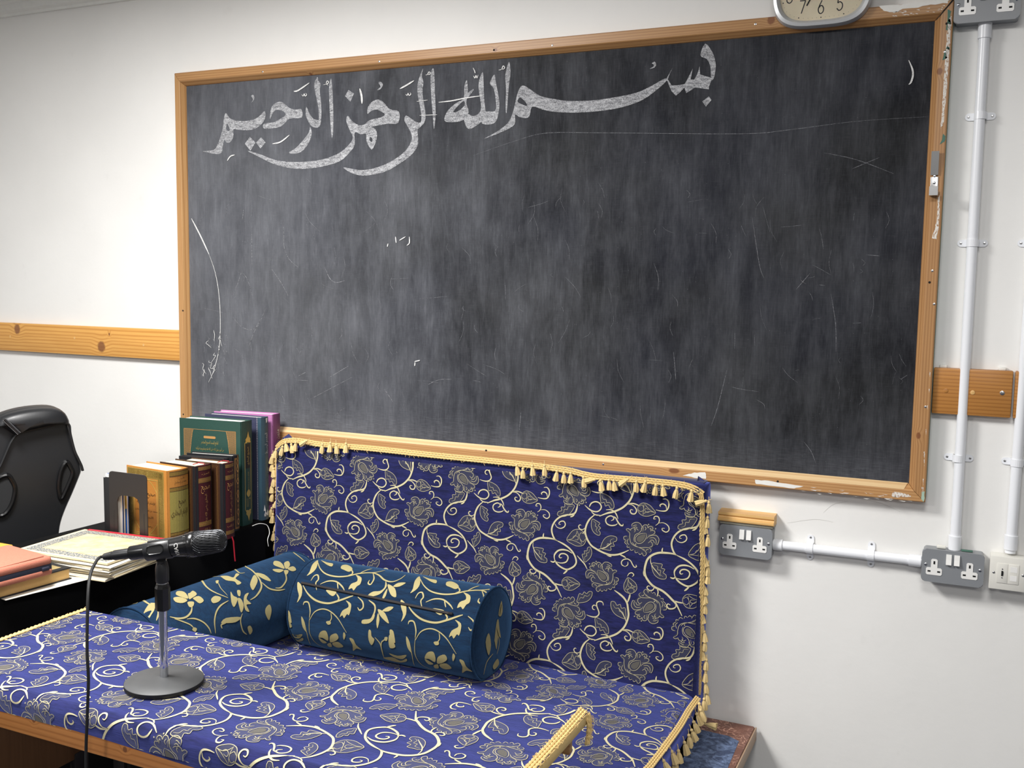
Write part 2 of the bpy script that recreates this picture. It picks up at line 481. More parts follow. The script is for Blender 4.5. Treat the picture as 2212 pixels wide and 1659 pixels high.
wood('frame_right_pine', (180, 136, 90), (142, 98, 58), 'z', 480, seed=13, knots=[kn(2030, 154, .007, .009), kn(1984, 941, .006, .009)])
fr = {s: member(s, 'frame_%s_pine' % s) for s in ('top', 'bottom', 'left', 'right')}
# worn pale lip along the lower ledge
MB().add([(IX0 + .002, YS - .0045, IZ0 + .0012), (IX1 - .002, YS - .0045, IZ0 + .0012), (IX1 - .010, YF + .0006, IZ0 - .0135), (IX0 + .010, YF + .0006, IZ0 - .0135)], [(0, 1, 2, 3)]).build('chalk_ledge_wear', 'pine_worn', fr['bottom'])
rng = random.Random(4)
def ragged(poly, amp, n=3):
    out = []
    for i, p in enumerate(poly):
        q = poly[(i + 1) % len(poly)]
        for k in range(n):
            t = k / n
            out.append((p[0] + (q[0] - p[0]) * t + rng.uniform(-amp, amp), p[1] + (q[1] - p[1]) * t + rng.uniform(-amp, amp)))
    return out
def face_patch(name, pts, mat, parent, y=YF - 0.0004, amp=1.0, n=4):
    fl = Flat().fill(ragged(pts, amp, n))
    return fl.lay(name, mat, parent, lambda a, b: PY(a, b, y))
# brushed white and green paint left on the frame
face_patch('paint_smear', [(1899, 14), (1960, 8), (2010, 2), (2052, -2), (2046, 6), (2010, 10), (1985, 16), (1950, 20), (1930, 28), (1912, 24)], 'white_paint', fr['top'], amp=1.6)
for k in range(26):
    x = rng.uniform(1925, 2035); y = 22 + rng.uniform(0, 14) - (x - 1925) * 0.11
    face_patch('paint_fleck', [(x, y), (x + rng.uniform(3, 9), y - 0.6), (x + rng.uniform(3, 8), y + rng.uniform(0.8, 2))], 'white_paint', fr['top'], amp=0.4, n=1)
face_patch('paint_smear', [(2048, 40), (2055, 36), (2053, 90), (2048, 140), (2044, 200), (2038, 262), (2032, 280), (2036, 210), (2041, 140), (2045, 80)], 'worn_paint', fr['right'], amp=1.2, n=6)
face_patch('paint_smear', [(2026, 430), (2031, 420), (2029, 470), (2024, 516), (2014, 514), (2018, 500), (2022, 480)], 'worn_paint', fr['right'], amp=1.2)
for a, b in (((2051, 20), (2046, 60)), ((2049, 100), (2037, 125)), ((2040, 290), (2033, 305))):
    face_patch('green_paint_trace', [(a[0] - 3, a[1]), (a[0] + 3, a[1] + 3), (b[0] + 8, b[1]), (b[0] - 2, b[1] + 6)], 'green_paint', fr['right'], amp=1.3)
face_patch('mint_paint_chip', [(1991, 1063), (1997, 1061), (1997, 1080), (1994, 1084), (1990, 1078)], 'mint_paint', fr['right'], amp=0.5)
face_patch('paint_smear', [(1630, 1037), (1660, 1038), (1700, 1045), (1735, 1051), (1715, 1055), (1670, 1050), (1633, 1045)], 'white_paint', fr['bottom'], amp=0.8)
face_patch('paint_smear', [(1475, 1027), (1500, 1021), (1524, 1021), (1525, 1034), (1500, 1032)], 'white_paint', fr['bottom'], amp=0.8)
for k in range(34):
    x = rng.uniform(1720, 1960); y = 1050 + (x - 1720) * 0.086 + rng.uniform(-1, 14)
    face_patch('paint_fleck', [(x, y), (x + rng.uniform(5, 16), y + 1.2), (x + rng.uniform(4, 14), y + rng.uniform(1.2, 2.6))], 'white_paint', fr['bottom'], amp=0.4, n=1)
face_patch('paint_smear', [(1930, 1062), (1962, 1067), (1968, 1072), (1934, 1074), (1925, 1070)], 'worn_paint', fr['bottom'], amp=1.3)
for k in range(12):
    y = rng.uniform(760, 1055); x = 2009 - (y - 760) * 0.057 + rng.uniform(-2, 2)
    face_patch('paint_fleck', [(x, y), (x + 1.6, y), (x + 1.0, y + rng.uniform(6, 18))], 'worn_paint', fr['right'], amp=0.3, n=1)
# the green painted outer edge seen on the right
MB().box((BX1, YF + 0.004, BZ0 + 0.01), (BX1 + 0.0006, -0.002, BZ1 - 0.02)).build('green_painted_edge', 'green_paint', fr['right'])
# nails and screw holes
for px, py, m in ((567, 155, 'steel'), (819, 133, 'steel'), (1067, 108, 'dark_gap'), (1193, 98, 'steel'), (1632, 52, 'steel'), (2045, 51, 'dark_gap'), (2041, 112, 'steel'), (2019, 1, 'white_paint'),
                  (1303, 1003, 'steel'), (1680, 1040, 'dark_gap'), (2014, 585, 'steel'), (2008, 610, 'dark_gap'), (2018, 657, 'steel'), (1999, 879, 'steel'), (395, 671, 'dark_gap'), (396, 895, 'dark_gap'), (1050, 973, 'dark_gap')):
    c = PY(px, py, YF)
    MB().lathe([(0.0031, 0), (0.0031, 0.0006), (0.002, 0.001)], frame_z((c.x, YF + 0.0004, c.z), (0, -1, 0)), 12).build('nail_head', m, board)
# open mitre at the upper right corner
MB().add([tuple(PY(*p)) for p in ((2020, 45, YF - .0006), (2023.5, 43, YF - .0006), (2061, 0, YF - .0006), (2057, -1, YF - .0006))], [(0, 1, 2, 3)]).build('open_mitre', 'dark_gap', fr['top'])
YC = YS - 0.0006
K1 = lambda p: (400 + p[0] * 0.271248, 80 + p[1] * 0.271248)
K2 = lambda p: (900 + p[0] * 0.316456, 80 + p[1] * 0.316456)
letters = []; line = Flat(); faint = Flat()
class _C:
    def fill(s, *a): letters.append(Flat().fill(*a))
chalk = _C()
def cf(K, *loops): chalk.fill([[K(p) for p in l] for l in loops], 3)
def cs(K, pts, wd, dst=None): (dst or line).ribbon([K(p) for p in pts], wd * (0.271248 if K is K1 else 0.316456 if K is K2 else 1.0), 0.25, 4)
cf(K1, [(1162,325),(1172,420),(1180,600),(1178,750),(1168,805),(1155,650),(1145,420)])
cf(K1, [(1055,318),(1062,350),(1078,375),(1072,430),(1082,520),(1085,620),(1075,700),(1050,722),(1010,712),(985,680),(960,620),(965,555),(990,610),(1020,650),(1050,660),(1065,655),(1060,560),(1040,460),(1028,390),(1035,350)])
cf(K1, [(995,715),(1008,770),(980,850),(930,910),(870,930),(825,920),(880,885),(940,820),(985,760)])
cf(K1, [(925,575),(928,640),(830,650),(790,690),(740,720),(630,730),(628,690),(700,680),(760,650),(800,620),(780,590),(740,580),(710,590),(690,620),(675,655),(680,590),(700,540),(750,515),(790,530),(830,565),(880,578)])
cf(K1, [(632,590),(635,650),(590,710),(520,740),(430,740),(385,735),(385,790),(360,835),(330,840),(312,820),(300,870),(290,920),(250,932),(140,910),(190,905),(240,890),(280,800),(300,720),(310,640),(325,605),(360,650),(430,668),(510,665),(580,640)], [(335,690),(355,735),(345,750),(326,732)])
for d in ([(475,850),(515,795),(560,840),(520,905)], [(565,840),(605,798),(640,840),(600,888)], [(1273,470),(1300,422),(1345,450),(1315,515)]):
    chalk.fill([K1(p) for p in d])
cs(K1, [(695,850),(760,835),(830,780)], 10); cs(K1, [(335,985),(360,950),(395,938)], 9)
cf(K1, [(525,470),(540,460),(552,480),(545,505),(525,525),(540,500),(535,485)])
cs(K1, [(865,432),(900,425),(988,365)], 11); cs(K1, [(928,458),(940,470),(948,452),(955,470),(968,460),(960,448)], 6)
cs(K1, [(1100,380),(1120,375),(1130,350),(1142,358),(1135,372),(1120,372),(1140,385)], 6)
cf(K1, [(1975,248),(1985,300),(1990,450),(1995,600),(1982,735),(1970,600),(1958,450),(1955,300)])
cf(K1, [(1895,250),(1885,310),(1898,360),(1890,430),(1900,520),(1915,620),(1905,680),(1870,720),(1850,745),(1855,850),(1810,930),(1720,1000),(1600,1070),(1470,1100),(1380,1100),(1310,1075),(1258,1038),(1330,1050),(1420,1060),(1540,1035),(1650,985),(1750,910),(1800,830),(1800,770),(1765,700),(1745,660),(1760,625),(1800,650),(1850,680),(1880,670),(1875,580),(1855,480),(1850,390),(1862,330)])
cf(K1, [(1703,595),(1695,685),(1620,690),(1530,705),(1480,715),(1440,720),(1445,680),(1490,655),(1560,640),(1590,615),(1555,590),(1520,578),(1480,590),(1452,612),(1455,560),(1490,515),(1535,498),(1580,520),(1630,575)])
cf(K1, [(1440,690),(1470,712),(1510,730),(1528,770),(1520,830),(1485,897),(1445,830),(1440,770),(1400,775),(1350,760),(1350,860),(1300,930),(1230,990),(1100,1030),(930,1050),(790,1035),(680,1000),(580,950),(495,905),(600,935),(720,980),(850,995),(1000,990),(1130,965),(1240,915),(1310,850),(1335,800),(1310,740),(1283,670),(1295,625),(1330,670),(1380,700),(1420,700)], [(1475,795),(1492,812),(1486,836),(1468,820)])
cs(K1, [(1390,410),(1405,470),(1408,530)], 15)
cf(K1, [(1540,360),(1560,358),(1575,380),(1555,415),(1530,422),(1555,395),(1545,375)])
cs(K1, [(1710,412),(1760,385),(1822,347)], 12); cs(K1, [(1755,455),(1768,465),(1775,448),(1783,465),(1797,455),(1790,442)], 6)
cs(K1, [(1915,302),(1930,298),(1940,278),(1952,285),(1945,298),(1928,298)], 6)
cf(K2, [(630,168),(640,215),(640,260),(630,330),(615,515),(607,480),(610,350),(605,260)])
cf(K2, [(530,255),(540,300),(553,370),(565,440),(562,500),(545,570),(510,595),(460,595),(443,575),(470,510),(535,505),(540,430),(525,350),(500,315)])
cf(K2, [(453,242),(458,320),(460,400),(470,500),(475,530),(440,580),(400,610),(360,628),(335,605),(320,540),(340,520),(385,540),(425,520),(440,480),(430,400),(422,330),(435,270)])
cf(K2, [(343,293),(350,370),(340,450),(355,510),(330,560),(270,580),(200,578),(190,550),(215,500),(270,450),(320,420),(325,340)], [(250,510),(300,452),(325,440),(325,470),(280,508)])
cf(K2, [(390,355),(370,390),(335,428),(322,420),(345,385)])
cs(K2, [(150,445),(240,435),(340,415),(450,400)], 8); cs(K2, [(0,440),(75,430)], 4); cs(K2, [(20,535),(140,530)], 4)
cs(K2, [(388,265),(398,280),(405,262),(412,280),(420,258)], 6); cs(K2, [(385,210),(395,230),(400,248)], 6)
cs(K2, [(560,225),(580,220),(590,198),(600,205),(595,218),(575,220)], 6)
cf(K2, [(735,333),(780,360),(850,405),(950,425),(1050,437),(1200,432),(1350,412),(1500,380),(1600,335),(1680,290),(1710,283),(1700,305),(1640,360),(1540,430),(1400,480),(1250,505),(1080,516),(940,510),(860,495),(790,475),(770,540),(740,553),(700,545),(672,530),(670,595),(600,640),(460,695),(540,650),(620,590),(655,520),(675,440),(690,380),(710,340)], [(705,412),(740,440),(755,470),(720,460),(690,442)])
chalk.fill([K2(p) for p in [(1748,208),(1720,270),(1715,290),(1740,330),(1780,330),(1830,320),(1850,285),(1885,215),(1870,290),(1895,290),(1915,255),(1932,200),(1935,255),(1975,268),(2020,280),(1995,340),(1995,357),(1900,345),(1870,365),(1840,382),(1828,345),(1800,375),(1770,400),(1740,370),(1715,310),(1705,285)]])
cf(K2, [(1970,45),(2020,105),(2040,170),(2040,230),(2025,290),(2010,280),(2005,200),(1980,150),(1937,125)])
chalk.fill([K2(p) for p in [(1950,440),(1995,405),(2012,430),(1975,475)]])
cf(K2, [(1605,180),(1625,168),(1635,190),(1620,210),(1590,217),(1618,200),(1615,185)])
KP = lambda p: p
K3 = lambda p: (400 + p[0] * 0.271248, 400 + p[1] * 0.271248)
cs(KP, [(1963,130),(1970.7,149),(1972,163),(1968,177),(1963,182.6)], 4)
cs(KP, [K3(p) for p in [(50,265),(120,400),(190,550)]], 2.6); cs(KP, [K3(p) for p in [(190,550),(240,700),(270,880),(280,1100),(270,1300),(230,1470),(185,1570)]], 1.1)
for s in ([(1675,410),(1680,460)], [(1705,440),(1755,410)], [(1785,410),(1785,460),(1765,480)], [(1610,490),(1615,465)], [(1830,1410),(1828,1440)], [(1825,1405),(1870,1395)]):
    cs(KP, [K3(p) for p in s], 2.0)
r2 = random.Random(11)
for k in range(34):     # scribble at the lower left of the board
    x, y = r2.uniform(140, 330), r2.uniform(1150, 1480)
    cs(KP, [K3((x + r2.uniform(-12, 12) + j * r2.uniform(-6, 10), y + j * r2.uniform(10, 30))) for j in range(4)], r2.uniform(0.6, 1.1), faint if k % 3 else line)
for s in ([(380,880),(420,780),(450,700),(500,760),(540,900)], [(380,1050),(440,1120),(510,1150),(580,1120),(640,980)], [(510,1280),(545,1180),(600,1060)], [(780,300),(785,400),(790,500),(830,590),(900,655)], [(690,670),(760,770),(820,880)], [(1110,650),(1150,740),(1200,775),(1270,760)], [(900,1520),(960,1490)], [(1150,1530),(1300,1440)], [(1930,1590),(2020,1550),(2120,1545)], [(530,330),(530,480),(532,640)], [(465,190),(455,280)]):
    cs(KP, [K3(p) for p in s], 1.3, faint)
cs(KP, [(1022,336),(1120,302),(1185,287),(1310,287),(1600,289),(1700,281),(1850,262),(2005,252)], 0.9, faint)
for s in ([(1737,955),(1752,975),(1762,1000)], [(1536,920),(1550,880),(1570,800)], [(1650,600),(1640,570),(1625,470)], [(1795,635),(1805,700),(1806,760)], [(1720,625),(1750,590)], [(1770,615),(1782,617)], [(1870,550),(1900,553)], [(1960,810),(1945,820)], [(1780,330),(1850,345),(1930,375)], [(1840,365),(1900,340)], [(2000,865),(1985,850)], [(1460,820),(1455,760)], [(1125,890),(1122,930)], [(665,865),(760,815)], [(830,840),(850,870)]):
    cs(KP, s, 1.0, faint)
for k in range(150):    # small scratches all over
    x, y = r2.uniform(430, 1950), r2.uniform(380, 900)
    a = r2.choice([r2.gauss(1.57, 0.25), r2.gauss(1.57, 0.25), r2.uniform(0, 3.1)]); L = r2.uniform(8, 60); bend = r2.uniform(-8, 8)
    cs(KP, [(x, y), (x + L / 2 * math.cos(a) + bend, y + L / 2 * math.sin(a)), (x + L * math.cos(a), y + L * math.sin(a))], r2.uniform(0.3, 0.65), faint)
on_slate = lambda a, b: PY(a, b, YC - .0016)
mb = MB()
for k, fl in enumerate(letters): mb.add([PY(p.x, p.y, YC - k * 2.5e-5) for p in fl.v], fl.f)
mb.build('chalk_lettering', 'chalk', board, fix=False)
line.lay('chalk_accents', 'chalk_line', board, on_slate)['kind'] = 'stuff'
o = faint.lay('chalk_scratches', 'chalk_faint', board, lambda a, b: PY(a, b, YS - 0.0004)); o['kind'] = 'stuff'
# coat hook screwed to the right of the frame
hk = thing('coat_hook', PY(2019, 420, YF), 'slim brushed steel coat hook screwed to the right side of the chalkboard frame', 'hook')
c = PY(2018, 375, YF); zt, zb = PY(2012, 328, YF).z, PY(2016, 424, YF).z
xc = PY(2018, 400, YF).x
MB().box((xc - .009, YF - .002, zb), (xc + .009, YF, zt - .062), 0.0008).build('base_plate', 'steel', hk)
MB().prism([(YF - .002, zt - .058), (YF - .005, zt - .058), (YF - .012, zt), (YF - .009, zt)], (0, 0, 0), (0, 1, 0), (0, 0, 1), (1, 0, 0), xc - .010, xc + .008).build('upper_arm', 'steel', hk)
MB().prism([(YF - .001, zb + .012), (YF - .001, zb), (YF - .03, zb), (YF - .03, zb + .022), (YF - .027, zb + .022), (YF - .027, zb + .003), (YF - .004, zb + .003), (YF - .004, zb + .012)], (0, 0, 0), (0, 1, 0), (0, 0, 1), (1, 0, 0), xc - .010, xc + .010).build('lower_arm', 'steel', hk)
for dz in (.013, .03):
    MB().lathe([(.0035, 0), (.0035, .001), (.002, .0018)], frame_z((xc, YF - .002, zb + .02 + dz), (0, -1, 0)), 12).build('screw', 'chrome', hk)

# ================================================================== wall clock
YK = -0.052
k0, k1 = PY(1667, 10, YK), PY(1886, -6, YK)
kxc = (k0.x + k1.x) / 2; kw = abs(k1.x - k0.x); kb = PY(1745, 60.5, YK).z
kh = kw * 1.0; kzc = kb + kh / 2
clk = thing('wall_clock', (kxc, -0.03, kb), 'silver wall clock with cream dial hung above the chalkboard frame', 'clock')
def squircle(w, h, n=64, e=3.6):
    out = []
    for k in range(n):
        a = 2 * math.pi * k / n; c, s = math.cos(a), math.sin(a)
        out.append((math.copysign(abs(c) ** (2 / e), c) * w / 2, math.copysign(abs(s) ** (2 / e), s) * h / 2))
    return out
bz = MB(); rings = []
for s, y in ((1.0, -0.04), (1.0, YK + .006), (0.97, YK - .006), (0.91, YK - .008), (0.86, YK - .002), (0.845, YK + .006)):
    rings.append([(kxc + a, y, kzc + b) for a, b in squircle(kw * s, kh * s)])
n = 64
bz.add([p for rr in rings for p in rr], [(i * n + k, i * n + (k + 1) % n, (i + 1) * n + (k + 1) % n, (i + 1) * n + k) for i in range(len(rings) - 1) for k in range(n)] + [tuple(range(n))], True)
bz.build('bezel', 'silver_plastic', clk)
Flat().fill(squircle(kw * .86, kh * .86)).lay('dial', 'cream_face', clk, lambda a, b: (kxc + a, YK + .0055, kzc + b))
DIG = {'0': [[(.5, 1), (.15, .75), (.15, .25), (.5, 0), (.85, .25), (.85, .75), (.5, 1)]], '1': [[(.3, .8), (.55, 1)], [(.55, 1), (.55, 0)]],
       '2': [[(.15, .75), (.3, .97), (.6, 1), (.85, .8), (.75, .5), (.15, 0)], [(.15, 0), (.88, 0)]], '3': [[(.15, .85), (.5, 1), (.82, .8), (.7, .56), (.45, .52)], [(.45, .52), (.82, .42), (.85, .15), (.5, 0), (.12, .12)]],
       '4': [[(.65, 0), (.65, 1)], [(.65, 1), (.1, .3)], [(.1, .3), (.95, .3)]], '5': [[(.85, 1), (.3, 1)], [(.3, 1), (.22, .55)], [(.22, .55), (.5, .64), (.82, .5), (.88, .25), (.7, .04), (.4, -.02), (.12, .15)]],
       '6': [[(.62, 1), (.3, .6), (.14, .3), (.28, .04), (.55, -.02), (.82, .12), (.86, .38), (.65, .58), (.38, .56), (.2, .42)]], '7': [[(.1, 1), (.9, 1)], [(.9, 1), (.35, 0)]],
       '8': [[(.5, .55), (.22, .7), (.25, .93), (.5, 1), (.75, .93), (.78, .7), (.5, .55), (.18, .38), (.16, .12), (.5, -.02), (.84, .12), (.82, .38), (.5, .55)]], '9': [[(.82, .62), (.6, .42), (.3, .45), (.14, .7), (.3, .95), (.6, 1), (.84, .8), (.8, .5), (.45, 0)]]}
on_dial = lambda a, b: (kxc + a, YK + .0050, kzc + b)
for hnum in range(1, 13):
    a = math.radians(90 - 30 * hnum); fl = Flat()
    e = 3.2; c, s = math.cos(a), math.sin(a)
    k = (abs(c) ** e + abs(s) ** e) ** (-1 / e)
    gx, gz = c * k * kw * .335, s * k * kh * .295; gh = kh * .128; gw = gh * .62
    for j, ch in enumerate(str(hnum)):
        ox = gx - gw * len(str(hnum)) / 2 + j * gw
        for st in DIG[ch]: fl.ribbon([(ox + p[0] * gw * .9, gz - gh / 2 + p[1] * gh) for p in st], gh * .085, 0, 5)
    fl.lay('numeral', 'ink_black', clk, on_dial)
tick = Flat()
for mnt in range(60):
    a = math.radians(6 * mnt); c, s = math.cos(a), math.sin(a); k = (abs(c) ** 3.6 + abs(s) ** 3.6) ** (-1 / 3.6)
    x, z = c * k * kw * .4, s * k * kh * .4; q = .0016 if mnt % 5 == 0 else .0006
    tick.fill([(x + q * math.cos(b), z + q * math.sin(b)) for b in [i * math.pi / 4 for i in range(8)]])
tick.lay('minute_track', 'ink_black', clk, on_dial)
def hand(name, ang, L, wd, y):
    d = (math.sin(ang), math.cos(ang)); q = (d[1], -d[0])
    fl = Flat().fill([(q[0] * wd - d[0] * .02, q[1] * wd - d[1] * .02), (q[0] * wd * .7 + d[0] * L, q[1] * wd * .7 + d[1] * L), (-q[0] * wd * .7 + d[0] * L, -q[1] * wd * .7 + d[1] * L), (-q[0] * wd - d[0] * .02, -q[1] * wd - d[1] * .02)])
    fl.lay(name, 'ink_black', clk, lambda a, b: (kxc + a, y, kzc + b))
hand('minute_hand', math.radians(208), kh * .31, .0026, YK + .003)
hand('hour_hand', math.radians(226), kh * .2, .0034, YK + .004)
Flat().fill(squircle(kw * .85, kh * .85)).lay('glass', 'clear_glass', clk, lambda a, b: (kxc + a, YK + .0012, kzc + b))

# ================================================================== sockets, conduits
def tee(w, h, stem, barh, r=.003):
    return [(-w / 2, -h / 2 + r), (-w / 2 + r, -h / 2), (w / 2 - r, -h / 2), (w / 2, -h / 2 + r), (w / 2, -h / 2 + barh - r), (w / 2 - r, -h / 2 + barh), (stem / 2, -h / 2 + barh),
            (stem / 2, h / 2 - r), (stem / 2 - r, h / 2), (-stem / 2 + r, h / 2), (-stem / 2, h / 2 - r), (-stem / 2, -h / 2 + barh), (-w / 2 + r, -h / 2 + barh), (-w / 2, -h / 2 + barh - r)]
UX, UZ, WY = (1, 0, 0), (0, 0, 1), (0, -1, 0)
def double_socket(xc, zc, label):
    t = thing('double_socket', (xc, 0, zc - .043), label, 'socket', 'grey metal double sockets on the wall')
    W, H, Dp = .146, .086, .040
    MB().prism(rrect(W - .004, H - .004, .008), (xc, 0, zc), UX, UZ, WY, 0, Dp).build('back_box', 'grey_metal', t)
    MB().prism(rrect(W, H, .010), (xc, 0, zc), UX, UZ, WY, Dp, Dp + .007, bev=.002).build('face_plate', 'grey_metal', t)
    f = Dp + .007
    for sx in (-.043, .040):
        i = MB().prism(tee(.038, .042, .0155, .019), (xc + sx, 0, zc - .003), UX, UZ, WY, f - .001, f + .0012).build('outlet', 'white_plastic', t)
        hole = MB()
        for a, b, w2, h2 in ((0, .0115, .0042, .0082), (-.0115, -.0115, .0072, .0042), (.0115, -.0115, .0072, .0042)):
            hole.box((xc + sx + a - w2 / 2, -(f + .0015), zc - .003 + b - h2 / 2), (xc + sx + a + w2 / 2, -(f - .002), zc - .003 + b + h2 / 2))
        hole.build('pin_slots', 'black_hole', i)
    for sx in (-.0095, .0095):
        MB().prism([(0.0, -.013), (.0075, -.013), (.005, .0), (.0035, .013), (0, .013)], (xc + sx, -f, zc + .021), WY, UZ, UX, -.0065, .0065).build('switch', 'white_plastic', t)
    for sx in (-.0635, .0635):
        MB().lathe([(.0036, 0), (.0036, .0008), (.002, .0018), (.0003, .002)], frame_z((xc + sx, -f, zc + .002), WY), 14).build('screw', 'chrome', t)
    return t
YP = -0.047
a = PY(1553.2, 1165, YP); b = PY(1667.5, 1177, YP); m = PY(1610.5, 1171, YP)
S1 = ((a.x + b.x) / 2, m.z)
a = PY(1991, 1222, YP); b = PY(2125, 1236, YP)
S2 = ((a.x + b.x) / 2, PY(2057, 1227, YP).z)
a = PY(2060, 30, YP); b = PY(2205, 20, YP)
S3 = ((a.x + b.x) / 2, PY(2130, 46, YP).z + .043)
double_socket(*S1, 'grey metal double socket with a wooden moulding block on top')
double_socket(*S2, 'grey metal double socket joined to conduits from above and from the side')
double_socket(*S3, 'grey metal double socket overlapping the upper corner of the chalkboard frame')
# rubber bits on the right socket
MB().box((S2[0] - .04, -.03, S2[1] + .043), (S2[0] - .018, -.016, S2[1] + .05), .002).build('knockout_blank', 'off_white_plastic', bpy.data.objects['double_socket.001'])
MB().box((S2[0] + .018, -.032, S2[1] + .0425), (S2[0] + .045, -.022, S2[1] + .046), .001).build('knockout_blank', 'green_paint', bpy.data.objects['double_socket.001'])
# white data outlet
a = PY(2137, 1235, -.045); dx0 = a.x; dz0 = PY(2140, 1271, -.045).z; dz1 = PY(2140, 1199, -.045).z
dt = thing('data_outlet', (dx0 + .043, 0, dz0), 'white square data outlet with a video port below the right conduit', 'outlet')
MB().box((dx0 + .001, -.038, dz0 + .001), (dx0 + .085, 0, dz1 - .001), .002).build('back_box', 'off_white_plastic', dt)
MB().box((dx0, -.046, dz0), (dx0 + .086, -.038, dz1), .002).build('face_plate', 'off_white_plastic', dt)
zm = (dz0 + dz1) / 2
md = MB().box((dx0 + .017, -.0475, zm - .025), (dx0 + .0415, -.0455, zm + .025), .0006).build('video_module', 'off_white_plastic', dt)
MB().prism([(-.002, -.0065), (.0015, -.0065), (.0028, -.004), (.0028, .004), (.0015, .0065), (-.002, .0065)], (dx0 + .029, -.0475, zm), UX, UZ, WY, -.0005, .0012).build('port', 'black_hole', md)
for s in (-.011, .011): MB().lathe([(.002, 0), (.0015, .001)], frame_z((dx0 + .029, -.0475, zm + s), WY), 6).build('hex_nut', 'steel', md)
md = MB().box((dx0 + .042, -.0475, zm - .025), (dx0 + .0665, -.0455, zm + .025), .0006).build('network_module', 'off_white_plastic', dt)
for s in (.012, -.010):
    MB().box((dx0 + .047, -.0479, zm + s - .007), (dx0 + .0625, -.047, zm + s + .007)).build('port_shutter', 'white_plastic', md)
for s in (.010, .076): MB().lathe([(.0034, 0), (.003, .0008), (.0015, .0014)], frame_z((dx0 + s, -.046, zm), WY), 12).build('screw', 'steel', dt)
def conduit(p0, p1, label, clips=(), couplers=()):
    """pvc tube close to the wall with saddles"""
    t = thing('conduit_pipe', p0 if p0[2] < p1[2] else p1, label, 'conduit', 'white plastic conduit pipes')
    p0, p1 = Vector(p0), Vector(p1); d = (p1 - p0).normalized()
    MB().cyl(p0, p1, .0125, 24).build('tube', 'white_pvc', t)
    for c, L in couplers:
        c = Vector(c); MB().lathe([(.0155, -L / 2), (.0158, L / 2)], frame_z(c, d), 24).build('coupler', 'white_pvc', t)
    q = d.cross(Vector((0, -1, 0))).normalized()
    for c in clips:
        c = Vector(c)
        sd = MB()
        arc = [(-.0145, -.0165), (-.0145, 0)] + [(.0145 * math.cos(math.pi - k * math.pi / 10), .0145 * math.sin(math.pi - k * math.pi / 10)) for k in range(11)] + [(.0145, -.0165)]
        vs = []
        for a_, b_ in arc:
            for rr in (1.0, 0.86):
                for h in (-.009, .009):
                    vs.append(Vector((c.x, c.y, c.z)) + q * a_ * (rr if abs(b_) > 1e-6 or True else 1) + Vector((0, -1, 0)) * (b_ * rr if b_ > 0 else b_) + d * h)
        fs = []
        for i in range(len(arc) - 1):
            o_ = i * 4
            fs += [(o_, o_ + 1, o_ + 5, o_ + 4), (o_ + 2, o_ + 3, o_ + 7, o_ + 6), (o_, o_ + 2, o_ + 6, o_ + 4), (o_ + 1, o_ + 3, o_ + 7, o_ + 5)]
        sd.add(vs, fs, False)
        lob = [(-.030, -.009 * .0)] 
        for s in (-1, 1):
            poly = [(s * .014, -.009), (s * .026, -.009)] + [(s * (.026 + .009 * math.sin(k * math.pi / 8)), -.009 * math.cos(k * math.pi / 8)) for k in range(1, 8)] + [(s * .026, .009), (s * .014, .009)]
            sd.prism(poly, Vector((c.x, -.001, c.z)), q, d, (0, -1, 0), 0, .0022)
        s_ = sd.build('saddle', 'white_pvc', t)
        for s in (-1, 1):
            MB().lathe([(.0032, 0), (.0028, .0008), (.001, .0012)], frame_z(Vector((c.x, -.0032, c.z)) + q * s * .027, (0, -1, 0)), 10).build('screw', 'steel', s_)
    return t
YT = -.0175
top1 = PY(2128, 50, YT); bot1 = PY(2062, 1186, YT)
conduit(bot1, top1, 'white conduit pipe running between the upper and lower grey sockets', [PY(2118, 250, YT), PY(2101, 525, YT), PY(2070.5, 990, YT)],
        [(PY(2127.5, 66, YT), .038), (PY(2062.5, 1172, YT), .036)])
bot2 = PY(2182, 1194, YT); top2 = Vector((PY(2204.5, 750, YT).x + .02, YT, 2.55))
def on2(py):
    z = PY(2190, py, YT).z; k = (z - bot2.z) / (top2.z - bot2.z); return bot2.lerp(top2, k)
conduit(bot2, top2, 'white conduit pipe dropping to the square data outlet', [on2(525), on2(999)], [(on2(1172), .036)])
h0, h1 = PY(1674, 1176, YT), PY(1988, 1212, YT)
h0 = Vector((S1[0] + .071, YT, h0.z)); h1 = Vector((S2[0] - .071, YT, h1.z))
conduit(h0, h1, 'short horizontal white conduit pipe linking two grey sockets', [h0.lerp(h1, .255), h0.lerp(h1, .665)], [(h0.lerp(h1, .035), .024), (h0.lerp(h1, .95), .03)])
# wooden moulding offcut on the left socket
w0 = PY(1546, 1120, -.042); w1 = PY(1672, 1130, -.042)
zb = S1[1] + .0435
mo = thing('moulding_block', ((w0.x + w1.x) / 2, -.02, zb), 'short grooved wooden moulding block lying on top of a grey socket', 'wood block')
ww0, ww1 = S1[0] - .079, S1[0] + .075
MB().prism([(0, .007), (-.042, .007), (-.046, .010), (-.046, .016), (-.041, .018), (-.038, .022), (-.042, .026), (-.042, .033), (0, .036)], (0, 0, zb), (0, 1, 0), (0, 0, 1), (1, 0, 0), ww0, ww1).build('moulding', 'beech_block', mo)
plain('putty', (150, 146, 132), 0.9, var=0.2, scale=90, bump=0.4)
MB().box((ww0 + .004, -.040, zb - .0005), (ww1 - .002, -.001, zb + .0075), .003).build('putty_bed', 'putty', mo)
